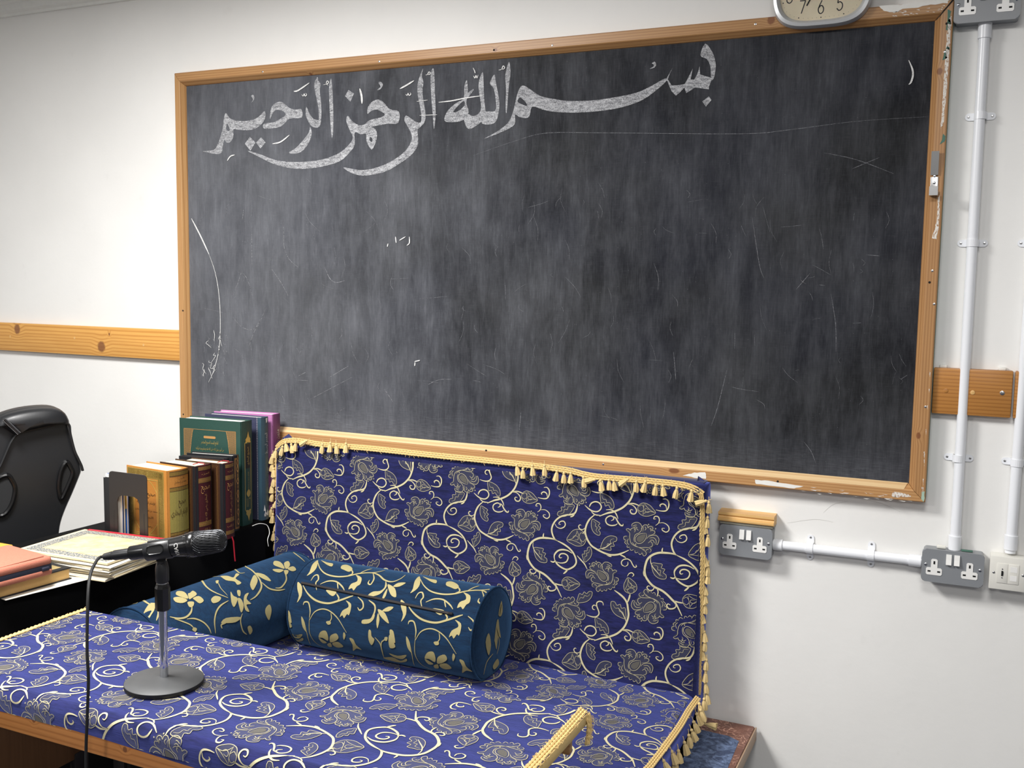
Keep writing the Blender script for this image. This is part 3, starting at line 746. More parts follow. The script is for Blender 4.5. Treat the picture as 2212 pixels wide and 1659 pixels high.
# dried filler specks above the right rail, pencil scuffs on the wall
for k, (px, py) in enumerate(((2038, 788), (2165, 795))):
    c = PY(px, py, -.006)
    tag(MB().box((c.x - .009, -.012, zq1 - .001), (c.x + .009, 0, zq1 + .008), .003).build('filler_lump', 'white_paint'), 'small lump of white filler on the short pine rail ' + ('nearest the chalkboard' if k == 0 else 'between the two conduits'), 'filler')
plain('graphite', (196, 194, 190), 0.8)
sm = Flat()
for s in ([(1778, 1108), (1800, 1090), (1830, 1084)], [(1860, 1078), (1905, 1088), (1945, 1106)], [(1700, 1130), (1760, 1122), (1800, 1128)]):
    sm.ribbon(s, 0.8, .5, 5)
o = sm.lay('scuff_marks', 'graphite', bpy.data.objects['wall_back'], lambda a, b: PY(a, b, -.0004))
# ================================================================== cloth materials
def chenille(name, dark, mid, sheen, axis='x', rough=0.85, sw=0.95):
    t = NT(name)
    s = {'x': (0.10, 1, 1), 'y': (1, 0.1, 1)}[axis]
    a = t.noise(420, 3, 0.6, t.mapped(s)); b = t.noise(70, 3, 0.6, t.mapped(tuple(max(q, .25) for q in s))); c = t.noise(4, 2)
    f = t.mr(t.math('ADD', t.math('MULTIPLY', a, 0.45), t.math('ADD', t.math('MULTIPLY', b, 0.45), t.math('MULTIPLY', c, 0.1))), 0.38, 0.62)
    t.P(Base_Color=t.mix(f, srgb(*dark), srgb(*mid)), Roughness=rough, Specular_IOR_Level=0.15,
        Sheen_Weight=sw, Sheen_Roughness=0.5, Sheen_Tint=srgb(*sheen))
    t.bump(t.math('ADD', a, b), 0.35, 0.0015)
chenille('blue_chenille', (11, 12, 38), (33, 34, 84), (135, 150, 255))
chenille('teal_chenille', (8, 24, 44), (16, 44, 72), (110, 160, 215), sw=0.6)
plain('navy_cotton', (26, 32, 88), 0.8, var=0.15, scale=120, Sheen_Weight=0.2)
plain('embroidery_cream', (196, 187, 150), 0.75, var=0.12, scale=900, bump=0.4)
plain('embroidery_gold', (168, 156, 108), 0.75, var=0.16, scale=900, bump=0.4)
plain('flower_thread', (170, 162, 132), 0.75, var=0.15, scale=900, bump=0.3)
plain('motif_grey', (34, 35, 56), 0.85, Sheen_Weight=0.9, Sheen_Roughness=0.5, Sheen_Tint=srgb(150, 160, 235), var=0.35, scale=900, bump=0.3)
plain('motif_olive', (84, 81, 76), 0.8, var=0.15, scale=900)
plain('gold_braid', (214, 184, 122), 0.75, var=0.14, scale=600, bump=0.3)
plain('tassel_thread', (216, 190, 134), 0.8, var=0.12, scale=500, bump=0.3)
plain('black_velvet', (7, 7, 8), 0.9, spec=0.15, var=0.3, scale=14)

# ================================================================== woven flower pattern, traced once on the back cushion
LEAN = 0.052
def uvb(px, py):
    d = ray(px, py); k = (-0.12 - LEAN - CAM.y + LEAN * CAM.z) / (d.y - LEAN * d.z)
    p = CAM + d * k; return Vector((p.x, (1.0 - p.z) * 1.00135))
PU, PV = 0.3585, 0.3640
C3 = lambda p: uvb(1120 + p[0] * 0.135624, 1080 + p[1] * 0.135624)
C4 = lambda p: uvb(1120 + p[0] * 0.135624, 1260 + p[1] * 0.135624)
C5 = lambda p: uvb(1240 + p[0] * 0.135624, 1100 + p[1] * 0.135624)
vine, motif, fine, olive = Flat(), Flat(), Flat(), Flat()
Q = 0.135624 / 870            # metres in one crop unit on the cushion
def V(C, pts, wd, tp=0.3): vine.ribbon([C(p) for p in pts], wd * Q * 0.86, tp, 5)
V(C3, [(945,50),(935,120),(905,190),(850,215),(770,225),(680,250),(610,300),(560,370),(535,450),(545,530),(580,610),(620,640)], 36, .1)
V(C3, [(905,200),(870,240),(830,255)], 30)
V(C3, [(585,365),(620,420),(680,440),(735,415),(752,370),(730,328),(690,325),(655,345),(652,372),(680,378)], 24)
V(C3, [(640,650),(560,612),(450,597),(350,597),(260,630),(195,690),(165,770),(150,860),(160,940),(195,1010),(250,1080),(310,1125),(400,1170),(480,1235),(550,1310),(590,1350),(630,1420),(690,1550)], 44, .12)
V(C3, [(430,602),(400,575),(408,520)], 30); V(C3, [(146,850),(136,900),(145,955)], 26)
V(C3, [(600,630),(700,680),(790,740),(860,810),(905,890),(925,960),(920,1010),(880,1060),(800,1100),(740,1095),(660,1050),(610,1000),(590,960)], 36, .1)
V(C3, [(860,845),(790,800),(710,785),(640,800),(590,850),(575,900),(590,980)], 36, .3); V(C3, [(600,960),(560,985),(515,968)], 30)
V(C3, [(590,975),(680,1000),(760,985),(795,930),(785,880),(735,850),(680,855),(655,890),(670,918),(700,912)], 28, .2)
V(C3, [(795,1095),(760,1140),(720,1172)], 34)
V(C3, [(262,1085),(285,1130),(260,1165),(215,1165),(185,1125),(205,1100),(230,1110)], 24); V(C3, [(325,1130),(345,1190),(330,1260)], 24)
V(C3, [(588,1360),(600,1410),(560,1440),(500,1440),(470,1395),(490,1370),(522,1388)], 28); V(C3, [(570,1320),(640,1345),(712,1356)], 28)
V(C3, [(1235,210),(1150,280),(1100,360),(1075,440),(1070,500),(1085,570),(1120,650),(1170,720),(1240,770),(1320,815),(1400,850),(1480,870),(1580,865),(1660,840),(1760,795)], 38, .1)
V(C3, [(1390,845),(1440,880),(1485,898)], 34); V(C3, [(1620,868),(1670,890),(1715,918)], 28)
V(C3, [(1400,142),(1480,142),(1540,180),(1575,240),(1590,290)], 26)
V(C3, [(1480,318),(1518,298),(1520,262),(1470,240),(1410,270),(1395,320),(1420,370),(1480,395),(1550,388),(1582,365)], 26, .15)
V(C3, [(1500,245),(1550,270),(1590,340),(1630,390),(1665,398),(1672,370)], 30)
V(C3, [(1062,435),(1030,460),(985,450),(965,410),(985,382),(1006,392)], 22); V(C3, [(1066,480),(1030,520)], 20)
V(C3, [(1280,775),(1380,755),(1450,705),(1490,680)], 20)
V(C3, [(1700,1060),(1650,1030),(1645,980),(1680,945),(1740,937),(1790,970),(1820,1030),(1850,1070),(1880,1060),(1870,1030)], 22, .1); V(C3, [(1745,980),(1742,1030),(1700,1060)], 18)
V(C3, [(940,880),(1000,950),(1060,1020),(1100,1100)], 26)
V(C3, [(240,660),(235,730),(265,810),(320,880),(375,950)], 18)
V(C4, [(1530,110),(1600,160),(1670,220),(1715,280),(1735,330),(1745,400),(1755,500),(1735,590),(1695,680),(1640,745),(1560,805),(1440,850),(1330,870),(1210,910)], 40, .1)
V(C4, [(1780,170),(1765,230),(1735,310)], 34)
V(C4, [(1640,745),(1720,760),(1775,810),(1795,860),(1770,905),(1720,900),(1695,860),(1710,835),(1740,847)], 26); V(C4, [(1670,735),(1760,745),(1850,790)], 26)
V(C4, [(980,720),(1040,780),(1100,820),(1170,835),(1220,810),(1240,760),(1210,700),(1150,675),(1090,690),(1060,730),(1055,755)], 28, .12); V(C4, [(1080,825),(1140,880),(1230,898)], 24)
V(C4, [(1355,350),(1340,300),(1290,285),(1250,310),(1250,360),(1275,430),(1285,480),(1260,520),(1210,535),(1150,525),(1085,500)], 26, .15); V(C4, [(1255,372),(1210,345),(1180,370),(1190,410),(1222,420)], 22)
V(C4, [(330,400),(380,402),(415,450),(415,520),(380,575),(310,577),(235,555)], 28); V(C4, [(385,555),(375,500),(330,470),(292,490),(303,514)], 26)
V(C4, [(230,790),(270,760),(285,710),(265,660),(220,655),(205,690),(236,692)], 22); V(C4, [(275,757),(350,760),(410,810),(420,870),(380,900),(330,870),(325,840),(362,842)], 22)
V(C4, [(1590,390),(1660,480),(1700,560),(1716,610)], 18)
V(C3, [(1735,1215),(1765,1170),(1810,1160),(1838,1195),(1810,1220)], 22)
# flowers: one drawn, four orientations
def T(pts): c = C5((1070, 470)); return [(C5(p) - c) for p in pts]
FL_fill = T([(1180,235),(1260,260),(1300,330),(1290,370),(1340,430),(1360,500),(1310,560),(1250,600),(1250,640),(1200,690),(1150,720),(1100,720),(1040,690),(960,660),(890,630),(840,570),(800,500),(790,430),(850,420),(880,400),(835,330),(870,300),(930,300),(920,240),(1000,200),(1070,240),(1090,270),(1130,240)])
FL_drop = T([(1135,390),(1135,440),(1100,500),(1050,520),(1010,500),(1000,460),(1040,415)])
FL_line = [T(l) for l in ([(1150,376),(1157,430),(1120,500),(1060,540),(1000,530),(975,470),(1010,410),(1080,380),(1150,376)],
    [(850,330),(890,370),(890,440),(910,530),(970,580),(1050,605),(1140,605),(1200,615),(1230,660),(1200,690)], [(930,520),(960,560),(1010,592),(1090,628),(1130,640)],
    [(1090,260),(1080,320),(1040,370),(980,400),(958,470),(968,520)], [(925,270),(930,225),(990,200),(1050,215),(1085,270),(1070,310)], [(940,262),(975,245),(1005,245)], [(945,292),(980,272),(1015,290)],
    [(960,325),(990,300),(1030,330)], [(850,335),(835,310),(870,300),(905,325),(915,300),(960,290),(980,330),(960,360)],
    [(1095,350),(1110,300),(1100,265),(1130,240),(1170,250),(1180,290),(1200,270),(1240,270),(1260,300),(1240,330),(1280,340),(1290,370),(1250,400),(1180,410)], [(1130,270),(1150,300),(1130,330)], [(1205,310),(1225,300),(1225,350)],
    [(1160,470),(1190,430),(1260,410),(1320,420),(1355,480),(1330,560),(1310,550)], [(1200,455),(1270,450),(1310,500),(1300,562)], [(1210,492),(1260,490),(1282,540)], [(1180,535),(1220,510),(1250,550),(1240,590),(1200,602)],
    [(850,420),(800,428),(800,470),(840,490)], [(830,500),(810,522),(850,560)], [(850,570),(850,600),(892,600)], [(890,618),(910,650),(952,640)], [(970,650),(980,690),(1022,680)], [(1030,690),(1050,720),(1082,700)], [(1080,680),(1110,740),(1150,720),(1140,670),(1090,640)], [(870,460),(850,520),(880,560)], [(1190,640),(1160,640),(1150,660)])]
FL_dots = T([(1190, 235), (1302, 305), (985, 552)])
def flower(c, fx, fy):
    g = lambda p: Vector((c.x + p.x * fx, c.y + p.y * fy))
    motif.fill([g(p) for p in FL_fill], 3)
    olive.fill([g(p) for p in FL_drop], 2)
    for l in FL_line: fine.ribbon([g(p) for p in l], 9.5 * Q, .15, 4)
    for d in FL_dots:
        d = g(d); fine.fill([(d.x + 11 * Q * math.cos(a), d.y + 11 * Q * math.sin(a)) for a in [k * math.pi / 4 for k in range(8)]])
flower(C5((1070, 470)), 1, 1)
flower(C3((1335, 1220)), -0.97, 0.95)
flower(C3((215, 1410)), -1, -1)
flower(C4((800, 460)), 1.0, -1.0)
BUD = [(1, 0), (.5, .45), (0, .68), (-.6, .62), (-.95, .22), (-.97, -.25), (-.55, -.66), (.1, -.64), (.55, -.4)]
BUDL = [[(1, 0), (.4, .02), (-.1, .3), (-.3, .62)], [(1, 0), (.4, -.12), (-.1, -.38), (-.4, -.62)], [(.4, .0), (.15, .2), (-.2, .1), (-.15, -.15), (.2, -.1)], [(-.35, .1), (-.6, .35), (-.9, .2)], [(-.35, -.1), (-.6, -.4), (-.92, -.2)], [(-.3, .55), (-.35, 0), (-.45, -.55)]]
def bud(c, tip, wide):
    ax = tip - c; ay = Vector((-ax.y, ax.x)) * wide
    g = lambda p: c + ax * p[0] + ay * p[1]
    motif.fill([g(p) for p in BUD], 3); fine.ribbon([g(p) for p in BUD], 9 * Q, 0, 3, True)
    for l in BUDL: fine.ribbon([g(p) for p in l], 8 * Q, .2, 4)
bud(C3((840, 1332)), C3((985, 1340)), 1.0)
bud(C3((925, 598)), C3((775, 628)), 1.2)
bud(C3((1775, 1360)), C3((1745, 1235)), 1.25)
bud(C4((1955, 862)), C4((2095, 915)), 1.0)
LEAF = [(0, 0), (.2, -.16), (.5, -.26), (.8, -.2), (1, 0), (.88, .13), (.7, .1), (.64, .26), (.47, .18), (.38, .32), (.2, .2)]
def leaf(C, base, tip, flip=1, wide=1.0):
    b, t_ = C(base), C(tip); ax = t_ - b; ay = Vector((-ax.y, ax.x)) * flip * wide
    g = lambda p: b + ax * p[0] + ay * p[1]
    motif.fill([g(p) for p in LEAF], 2); fine.ribbon([g(p) for p in LEAF], 9 * Q, 0, 3, True)
    fine.ribbon([g(p) for p in [(.1, 0), (.3, .1), (.42, .0), (.55, .08), (.66, -.05), (.85, -.02)]], 8 * Q, .3, 3)
leaf(C3, (255, 755), (450, 992), -1, 1.15); leaf(C3, (1185, 290), (1290, 555), -1, 1.0); leaf(C3, (1320, 765), (1565, 585), 1, 1.1)
leaf(C3, (1060, 985), (1145, 742), -1, .95); leaf(C4, (1710, 560), (1478, 292), 1, 1.0); leaf(C4, (1225, 545), (1435, 798), 1, .95)
leaf(C4, (935, 298), (1178, 140), -1, .9); leaf(C4, (815, 715), (550, 855), 1, .95)

def cover(obj_parent, surf, u0, u1, v0, v1, du, dv, flip=1, cut=None, lift=(0.0006, 0.0011, 0.0013), su=1.0):
    """lay the repeat over a cloth surface surf(u, v, lift)"""
    for src, name, mat, h in ((motif, 'woven_flower_grounds', 'motif_grey', lift[0]), (olive, 'woven_flower_hearts', 'motif_olive', lift[1]), (fine, 'woven_flower_outlines', 'flower_thread', lift[1] + .0002), (vine, 'woven_vines', 'embroidery_cream', lift[2])):
        acc = Flat()
        xs = [p.x for p in src.v]; ys = [p.y for p in src.v]
        lo, hi = (min(xs), max(xs)), (min(ys), max(ys))
        for i in range(-9, 10):
            for j in range(-9, 10):
                ex = sorted((flip * lo[0] * su + i * PU * su + du, flip * lo[1] * su + i * PU * su + du)); ey = sorted((flip * hi[0] + j * PV + dv, flip * hi[1] + j * PV + dv))
                if ex[1] < u0 or ex[0] > u1 or ey[1] < v0 or ey[0] > v1: continue
                acc.join(src, lambda p: Vector((flip * p.x * su + i * PU * su + du, flip * p.y + j * PV + dv)))
        acc.clip(u0, u1, v0, v1, cut)
        o = acc.lay(name, mat, obj_parent, lambda a, b, h=h: surf(a, b, h))
        o['kind'] = 'stuff'

# ================================================================== braid and tassels
def braid(path, normal, parent, width=.011, mat='gold_braid', name='braid_trim', fuzz=0):
    P = catmull(path, 8); D = [0]
    for a, b in zip(P, P[1:]): D.append(D[-1] + (b - a).length)
    L = D[-1]; n = max(8, int(L / .0035)); pts = []; k = 0
    for i in range(n + 1):
        s = L * i / n
        while k < len(D) - 2 and D[k + 1] < s: k += 1
        f = (s - D[k]) / max(1e-9, D[k + 1] - D[k]); pts.append(P[k].lerp(P[k + 1], f))
    nv = Vector(normal).normalized(); mb = MB()
    for c in (-1, 0, 1):
        q, rr = [], []
        for i, p in enumerate(pts):
            t = (pts[min(i + 1, n)] - pts[max(i - 1, 0)]).normalized(); sd = t.cross(nv).normalized()
            w_ = math.sin(i * 1.9 + c * 2)
            q.append(p + sd * (c * width * .34 + w_ * .0005) + nv * (.0018 + .0006 * math.cos(i * 1.9 + c)))
            rr.append(width * .17 + .0005 * w_)
        mb.tube(q, rr, 6)
    r = random.Random(int(L * 1000))
    for _ in range(fuzz):
        i = r.randrange(1, n - 1); p = pts[i]; t = (pts[i + 1] - pts[i - 1]).normalized(); sd = t.cross(nv).normalized()
        s0 = r.choice((-1, 1)); a = p + nv * .003 + sd * s0 * width * .3; b = a + t * r.uniform(-.008, .008) + sd * s0 * r.uniform(.002, .007) + nv * .002; c_ = b + t * r.uniform(-.006, .006) - Vector((0, 0, r.uniform(0, .008)))
        mb.tube([a, b, c_], .0005, 4)
    return mb.build(name, mat, parent)
def tassel_mesh(seed):
    r = random.Random(seed); mb = MB()
    mb.tube([(0, 0, .001), (.0004, 0, -.004), (0, 0, -.010)], .0009, 5)
    mb.lathe([(.0012, -.0085), (.0034, -.0105), (.0036, -.0128), (.0026, -.0148)], None, 10)
    n = 14; prof = ((.0028, -.0145), (.0052, -.020), (.0068, -.028), (.0074 + r.uniform(-.001, .001), -.0355)); vs, fs = [], []
    for rad, h in prof:
        for k in range(n):
            a = 2 * math.pi * k / n; q = rad * (1.0 if k % 2 else .8); vs.append((q * math.cos(a), q * math.sin(a), h + (r.uniform(-.0018, .0018) if h < -.03 else 0)))
    for i in range(3):
        for k in range(n): fs.append((i * n + k, i * n + (k + 1) % n, (i + 1) * n + (k + 1) % n, (i + 1) * n + k))
    fs.append(tuple(range(3 * n, 4 * n))); mb.add(vs, fs, True)
    o = mb.build('tassel', 'tassel_thread'); me = o.data; bpy.data.objects.remove(o); return me
TAS = [tassel_mesh(k) for k in range(4)]
def tassel(c, parent, tilt=0.0, tx=0.0, scale=1.0):
    """c: centre of the tassel skirt"""
    o = bpy.data.objects.new('tassel', TAS[tassel.k % 4]); tassel.k += 1
    R_ = Matrix.Rotation(tilt, 4, 'Y') @ Matrix.Rotation(tx, 4, 'X')
    o.matrix_basis = Matrix.Translation(Vector(c)) @ R_ @ Matrix.Scale(scale * 1.22, 4) @ Matrix.Translation((0, 0, .024))
    link(o, parent)
    return o
tassel.k = 0

# ================================================================== back cushion
def rnd(e, r): return 0.0 if e >= r else r - math.sqrt(max(0.0, r * r - (r - e) ** 2))
BU0, BU1, BV1 = -2.074, -0.622, 0.695
def s_back(u, v, h=0.0):
    y = -0.12 - LEAN * v
    y += rnd(u - BU0, .016) + rnd(BU1 - u, .03) + rnd(v, .022) + rnd(BV1 - v, .03)
    y += .0022 * math.sin(u * 9 + v * 5) * math.sin(v * 8) 
    z = 1.0 - v / 1.00135 - .006 * math.sin((u + 2.05) * 2.2) * max(0, 1 - v / .25)
    return Vector((u, y - h, z))
bc = thing('back_cushion', ((BU0 + BU1) / 2, -.08, .305), 'upright navy floral backrest cushion edged with gold tassel braid against the wall', 'cushion')
mb = MB(); nu, nv = 72, 32; vs = []
gu = [BU0 + (BU1 - BU0) * (0.5 - 0.5 * math.cos(math.pi * i / nu) if False else i / nu) for i in range(nu + 1)]
gu = sorted(set(gu + [BU0 + k for k in (.002, .006, .012)] + [BU1 - k for k in (.002, .006, .012)])); gv = sorted(set([BV1 * j / nv for j in range(nv + 1)] + [.002, .005, .01, BV1 - .003, BV1 - .01]))
NU, NV = len(gu), len(gv)
for v in gv:
    for u in gu: vs.append(s_back(u, v))
for v in gv:
    for u in gu: vs.append(Vector((u, -.045 - rnd(u - BU0, .02) - rnd(BU1 - u, .02) - rnd(v, .02), s_back(u, v).z)))
fs = []
G = NU * NV
for j in range(NV - 1):
    for i in range(NU - 1):
        a = j * NU + i; fs += [(a, a + 1, a + NU + 1, a + NU), (G + a, G + a + NU, G + a + NU + 1, G + a + 1)]
for i in range(NU - 1): fs += [(i, G + i, G + i + 1, i + 1), ((NV - 1) * NU + i, (NV - 1) * NU + i + 1, G + (NV - 1) * NU + i + 1, G + (NV - 1) * NU + i)]
for j in range(NV - 1): fs += [(j * NU, (j + 1) * NU, G + (j + 1) * NU, G + j * NU), (j * NU + NU - 1, G + j * NU + NU - 1, G + (j + 1) * NU + NU - 1, (j + 1) * NU + NU - 1)]
mb.add(vs, fs, True).build('cushion_body', 'blue_chenille', bc)
cover(bc, s_back, BU0 + .012, BU1 - .012, .012, .59, 0, 0)
# turned navy corners peeping out behind the trim
MB().add([PY(*p) for p in ((602, 962, -.10), (612, 945, -.075), (624, 937, -.06), (640, 955, -.10), (622, 960, -.06))], [(0, 1, 2, 3), (0, 3, 4)]).build('corner_fold', 'navy_cotton', bc)
MB().add([PY(*p) for p in ((1505, 1046, -.10), (1508, 1028, -.07), (1520, 1036, -.075), (1530, 1050, -.07), (1532, 1080, -.08), (1522, 1085, -.10))], [(0, 1, 2, 3, 4, 5)]).build('corner_fold', 'navy_cotton', bc)
MB().box((BU0 + .02, -.10, .985), (BU1 - .01, -.05, 1.0035), .006).build('back_facing', 'navy_cotton', bc)
tb = [PY(px, py, -.114) for px, py in ((598, 968), (612, 955), (640, 952), (700, 961), (800, 969), (930, 983), (1060, 996), (1150, 1006), (1225, 1016), (1262, 1025), (1300, 1031), (1400, 1039), (1470, 1047), (1500, 1056), (1518, 1068))]
braid(tb, (0, -1, .45), bc, .018, fuzz=120)
lb = [PY(px, py, -.108) for px, py in ((600, 968), (597, 1000), (598, 1050), (599, 1100), (600, 1150), (598, 1190))]
braid(lb, (-.5, -1, 0), bc, .012, fuzz=20)
rb = [PY(px, py, -.118) for px, py in ((1514, 1066), (1517, 1100), (1516, 1160), (1518, 1220), (1514, 1290), (1512, 1350), (1510, 1420), (1510, 1480), (1508, 1500))]
braid(rb, (.5, -1, 0), bc, .013, fuzz=20)
B1 = lambda p: (550 + p[0] * .24864, 900 + p[1] * .24864)
B2 = lambda p: (1050 + p[0] * .24864, 930 + p[1] * .24864)
B3 = lambda p: (1000 + p[0] * .29837, 1280 + p[1] * .29837)
rt = random.Random(2)
for p in [(180,320),(235,300),(275,265),(325,280),(352,262),(585,280),(655,268),(712,285),(792,275)]:
    tassel(PY(*B1(p), -.135), bc, rt.uniform(-.25, .25))
tassel(PY(*B1((425, 228)), -.135), bc, 1.0)
for p in [(150,370),(150,440),(165,490),(165,570),(150,625),(150,700),(185,755),(140,830),(155,885),(185,960),(165,1040),(180,1130)]:
    tassel(PY(*B1(p), -.11), bc, rt.uniform(-.1, .35))
for p in [(272,345),(320,375),(405,350),(508,350),(610,395),(675,415),(735,415),(850,450),(1000,480),(1070,475),(1115,480),(1305,490),(1375,490),(1470,520),(1540,525),(1650,545),(1780,570)]:
    tassel(PY(*B2(p), -.138), bc, rt.uniform(-.2, .2))
for p, a in (((900, 435), 1.3), ((1195, 450), .9), ((1865, 625), 1.2)): tassel(PY(*B2(p), -.138), bc, a)
for p in [(1935,670),(1920,800),(1905,850),(1925,960),(1905,1135),(1925,1220),(1925,1285),(1900,1385),(1895,1465),(1890,1545)]:
    tassel(PY(*B2(p), -.11), bc, rt.uniform(-.35, .1))
for p in [(1750,40),(1750,115),(1735,185),(1730,255),(1750,320),(1750,385),(1735,450),(1760,525),(1755,610),(1760,690),(1770,770)]:
    tassel(PY(*B3(p), -.11), bc, rt.uniform(-.35, .1))

# ================================================================== bench and seat cushion
t = NT('cracked_vinyl'); vv = t.n('TexVoronoi', {'Vector': t.mapped((1, 1.6, 1)), 'Scale': 60}, feature='DISTANCE_TO_EDGE').outputs['Distance']
t.P(Base_Color=t.mix(t.math('MULTIPLY', t.mr(vv, 0.02, 0.07, 1, 0), t.mr(t.noise(12, 3), .42, .6)), srgb(112, 70, 56), srgb(198, 152, 130)), Roughness=0.5); t.bump(vv, .3, .001)
t = NT('crushed_velvet'); a_ = t.noise(26, 5, 0.7, None, 2.5)
t.P(Base_Color=t.mix(t.mr(a_, .42, .72), srgb(40, 52, 78), srgb(118, 138, 172)), Roughness=0.7, Sheen_Weight=0.4, Sheen_Tint=srgb(150, 170, 215))
plain('dark_frame', (34, 30, 30), 0.6)
bn = thing('seat_bench', (-1.27, -.45, 0), 'low bench with cracked brown vinyl rim under the navy seat cushion', 'bench')
BX = -.482
MB().box((-2.045, -.90, .262), (BX, -.012, .300), .006).build('vinyl_top', 'cracked_vinyl', bn)
MB().box((BX - .0002, -.905, .258), (BX + .004, -.010, .296), .001).build('edge_band', 'bench_edge', bn)
vel = MB().add([(-2.04, -.895, .3012), (BX - .010, -.895, .3012), (BX - .016, -.30, .3012), (BX - .022, -.13, .3012), (BX - .055, -.112, .3012), (-.70, -.10, .3012), (-2.04, -.10, .3012),
    (-2.04, -.895, .2995), (BX - .010, -.895, .2995), (BX - .016, -.30, .2995), (BX - .022, -.13, .2995), (BX - .055, -.112, .2995), (-.70, -.10, .2995), (-2.04, -.10, .2995)], [(0, 1, 2, 3, 4, 5, 6)] + [(i, (i + 1) % 7, 7 + (i + 1) % 7, 7 + i) for i in range(7)]).build('velvet_cover', 'crushed_velvet', bn)
for x in (-2.01, BX - .09):
    for y in (-.86, -.06): MB().box((x - .02, y - .02, 0), (x + .02, y + .02, .262), .003).build('leg', 'dark_frame', bn)
MB().box((-2.0, -.87, .16), (BX - .1, -.85, .262)).build('front_apron', 'dark_frame', bn)
MB().box((-2.0, -.05, .10), (BX - .1, -.03, .262)).build('rear_apron', 'dark_frame', bn)
SU0, SU1, SY0, SY1 = -2.035, -.612, -.158, -.868
def s_seat(u, y, h=0.0):
    z = .420 - rnd(SU1 - u, .035) - rnd(u - SU0, .03) - rnd(y - SY1, .05) + .003 * math.sin(u * 7 + 1) * math.sin(y * 9)
    return Vector((u + .006 * math.sin(y * 9) * (1 if u > -.9 else 0) - .02 * max(0, -y - .55) * (1 if u > -.75 else 0), y, z + h))
sc = thing('seat_cushion', (-1.33, -.46, .30), 'flat navy floral seat cushion with gold tassel braid lying on the low bench', 'cushion')
gu = sorted(set([SU0 + (SU1 - SU0) * i / 60 for i in range(61)] + [SU1 - k for k in (.001, .004, .009, .016, .026)] + [SU0 + .004])); gv = sorted(set([SY0 + (SY1 - SY0) * j / 32 for j in range(33)] + [SY1 + k for k in (.001, .004, .01, .02, .035)]))
NU, NV = len(gu), len(gv); vs = []
for y in gv:
    for u in gu: vs.append(s_seat(u, y))
for y in gv:
    for u in gu:
        p = s_seat(u, y); vs.append(Vector((p.x - (.02 if u > SU1 - .001 else 0), y, .3025)))
G = NU * NV; fs = []
for j in range(NV - 1):
    for i in range(NU - 1):
        a = j * NU + i; fs += [(a, a + 1, a + NU + 1, a + NU), (G + a, G + a + NU, G + a + NU + 1, G + a + 1)]
for i in range(NU - 1): fs += [(i, G + i, G + i + 1, i + 1), ((NV - 1) * NU + i, (NV - 1) * NU + i + 1, G + (NV - 1) * NU + i + 1, G + (NV - 1) * NU + i)]
for j in range(NV - 1): fs += [(j * NU, (j + 1) * NU, G + (j + 1) * NU, G + j * NU), (j * NU + NU - 1, G + j * NU + NU - 1, G + (j + 1) * NU + NU - 1, (j + 1) * NU + NU - 1)]
MB().add(vs, fs, True).build('cushion_body', 'blue_chenille', sc)
hb = uvb(1120 + 330 * .135624, 1260 + 480 * .135624)
sdu, sdv = -1.0759 - hb.x, .325 - hb.y          # same repeat, running on down from the back
cover(sc, lambda u, v, h: s_seat(u, -v, h), SU0 + .02, SU1 - .016, .165, .84, sdu, sdv)
sb = [PZ(1508, 1499, .424), Vector((-.617, -.25, .423)), Vector((-.614, -.35, .424)), PZ(1440, 1600, .424), Vector((-.618, -.55, .423)), PZ(1395, 1659, .422), Vector((-.640, -.75, .42)), Vector((-.65, -.86, .405))]
for p in sb: p.z = s_seat(min(p.x - .004, SU1 - .012), p.y).z + .001
braid(sb, (.35, 0, 1), sc, .017, fuzz=30)
B6 = lambda p: (1380 + p[0] * .12658, 1480 + p[1] * .12658)
for p, x in (((1120,330),-.597),((1050,420),-.598),((1085,520),-.59),((1030,580),-.598),((975,720),-.597),((935,860),-.596),((865,960),-.597),((800,1080),-.596),((690,1230),-.597),((600,1240),-.60),((620,1350),-.597),((470,1390),-.60)):
    q = PX(*B6(p), x)
    if q.y > -.168: q = PY(*B6(p), -.168)
    q.z = max(q.z, .328); tassel(q, sc, rt.uniform(-.5, 0), rt.uniform(-.2, .2), 1.08)
for y in (-.66, -.72, -.78): tassel((-.61, y, .375), sc, -.3)
tassel(PZ(*B6((1230, 690)), .317), sc, -1.5, 0, 1.1)

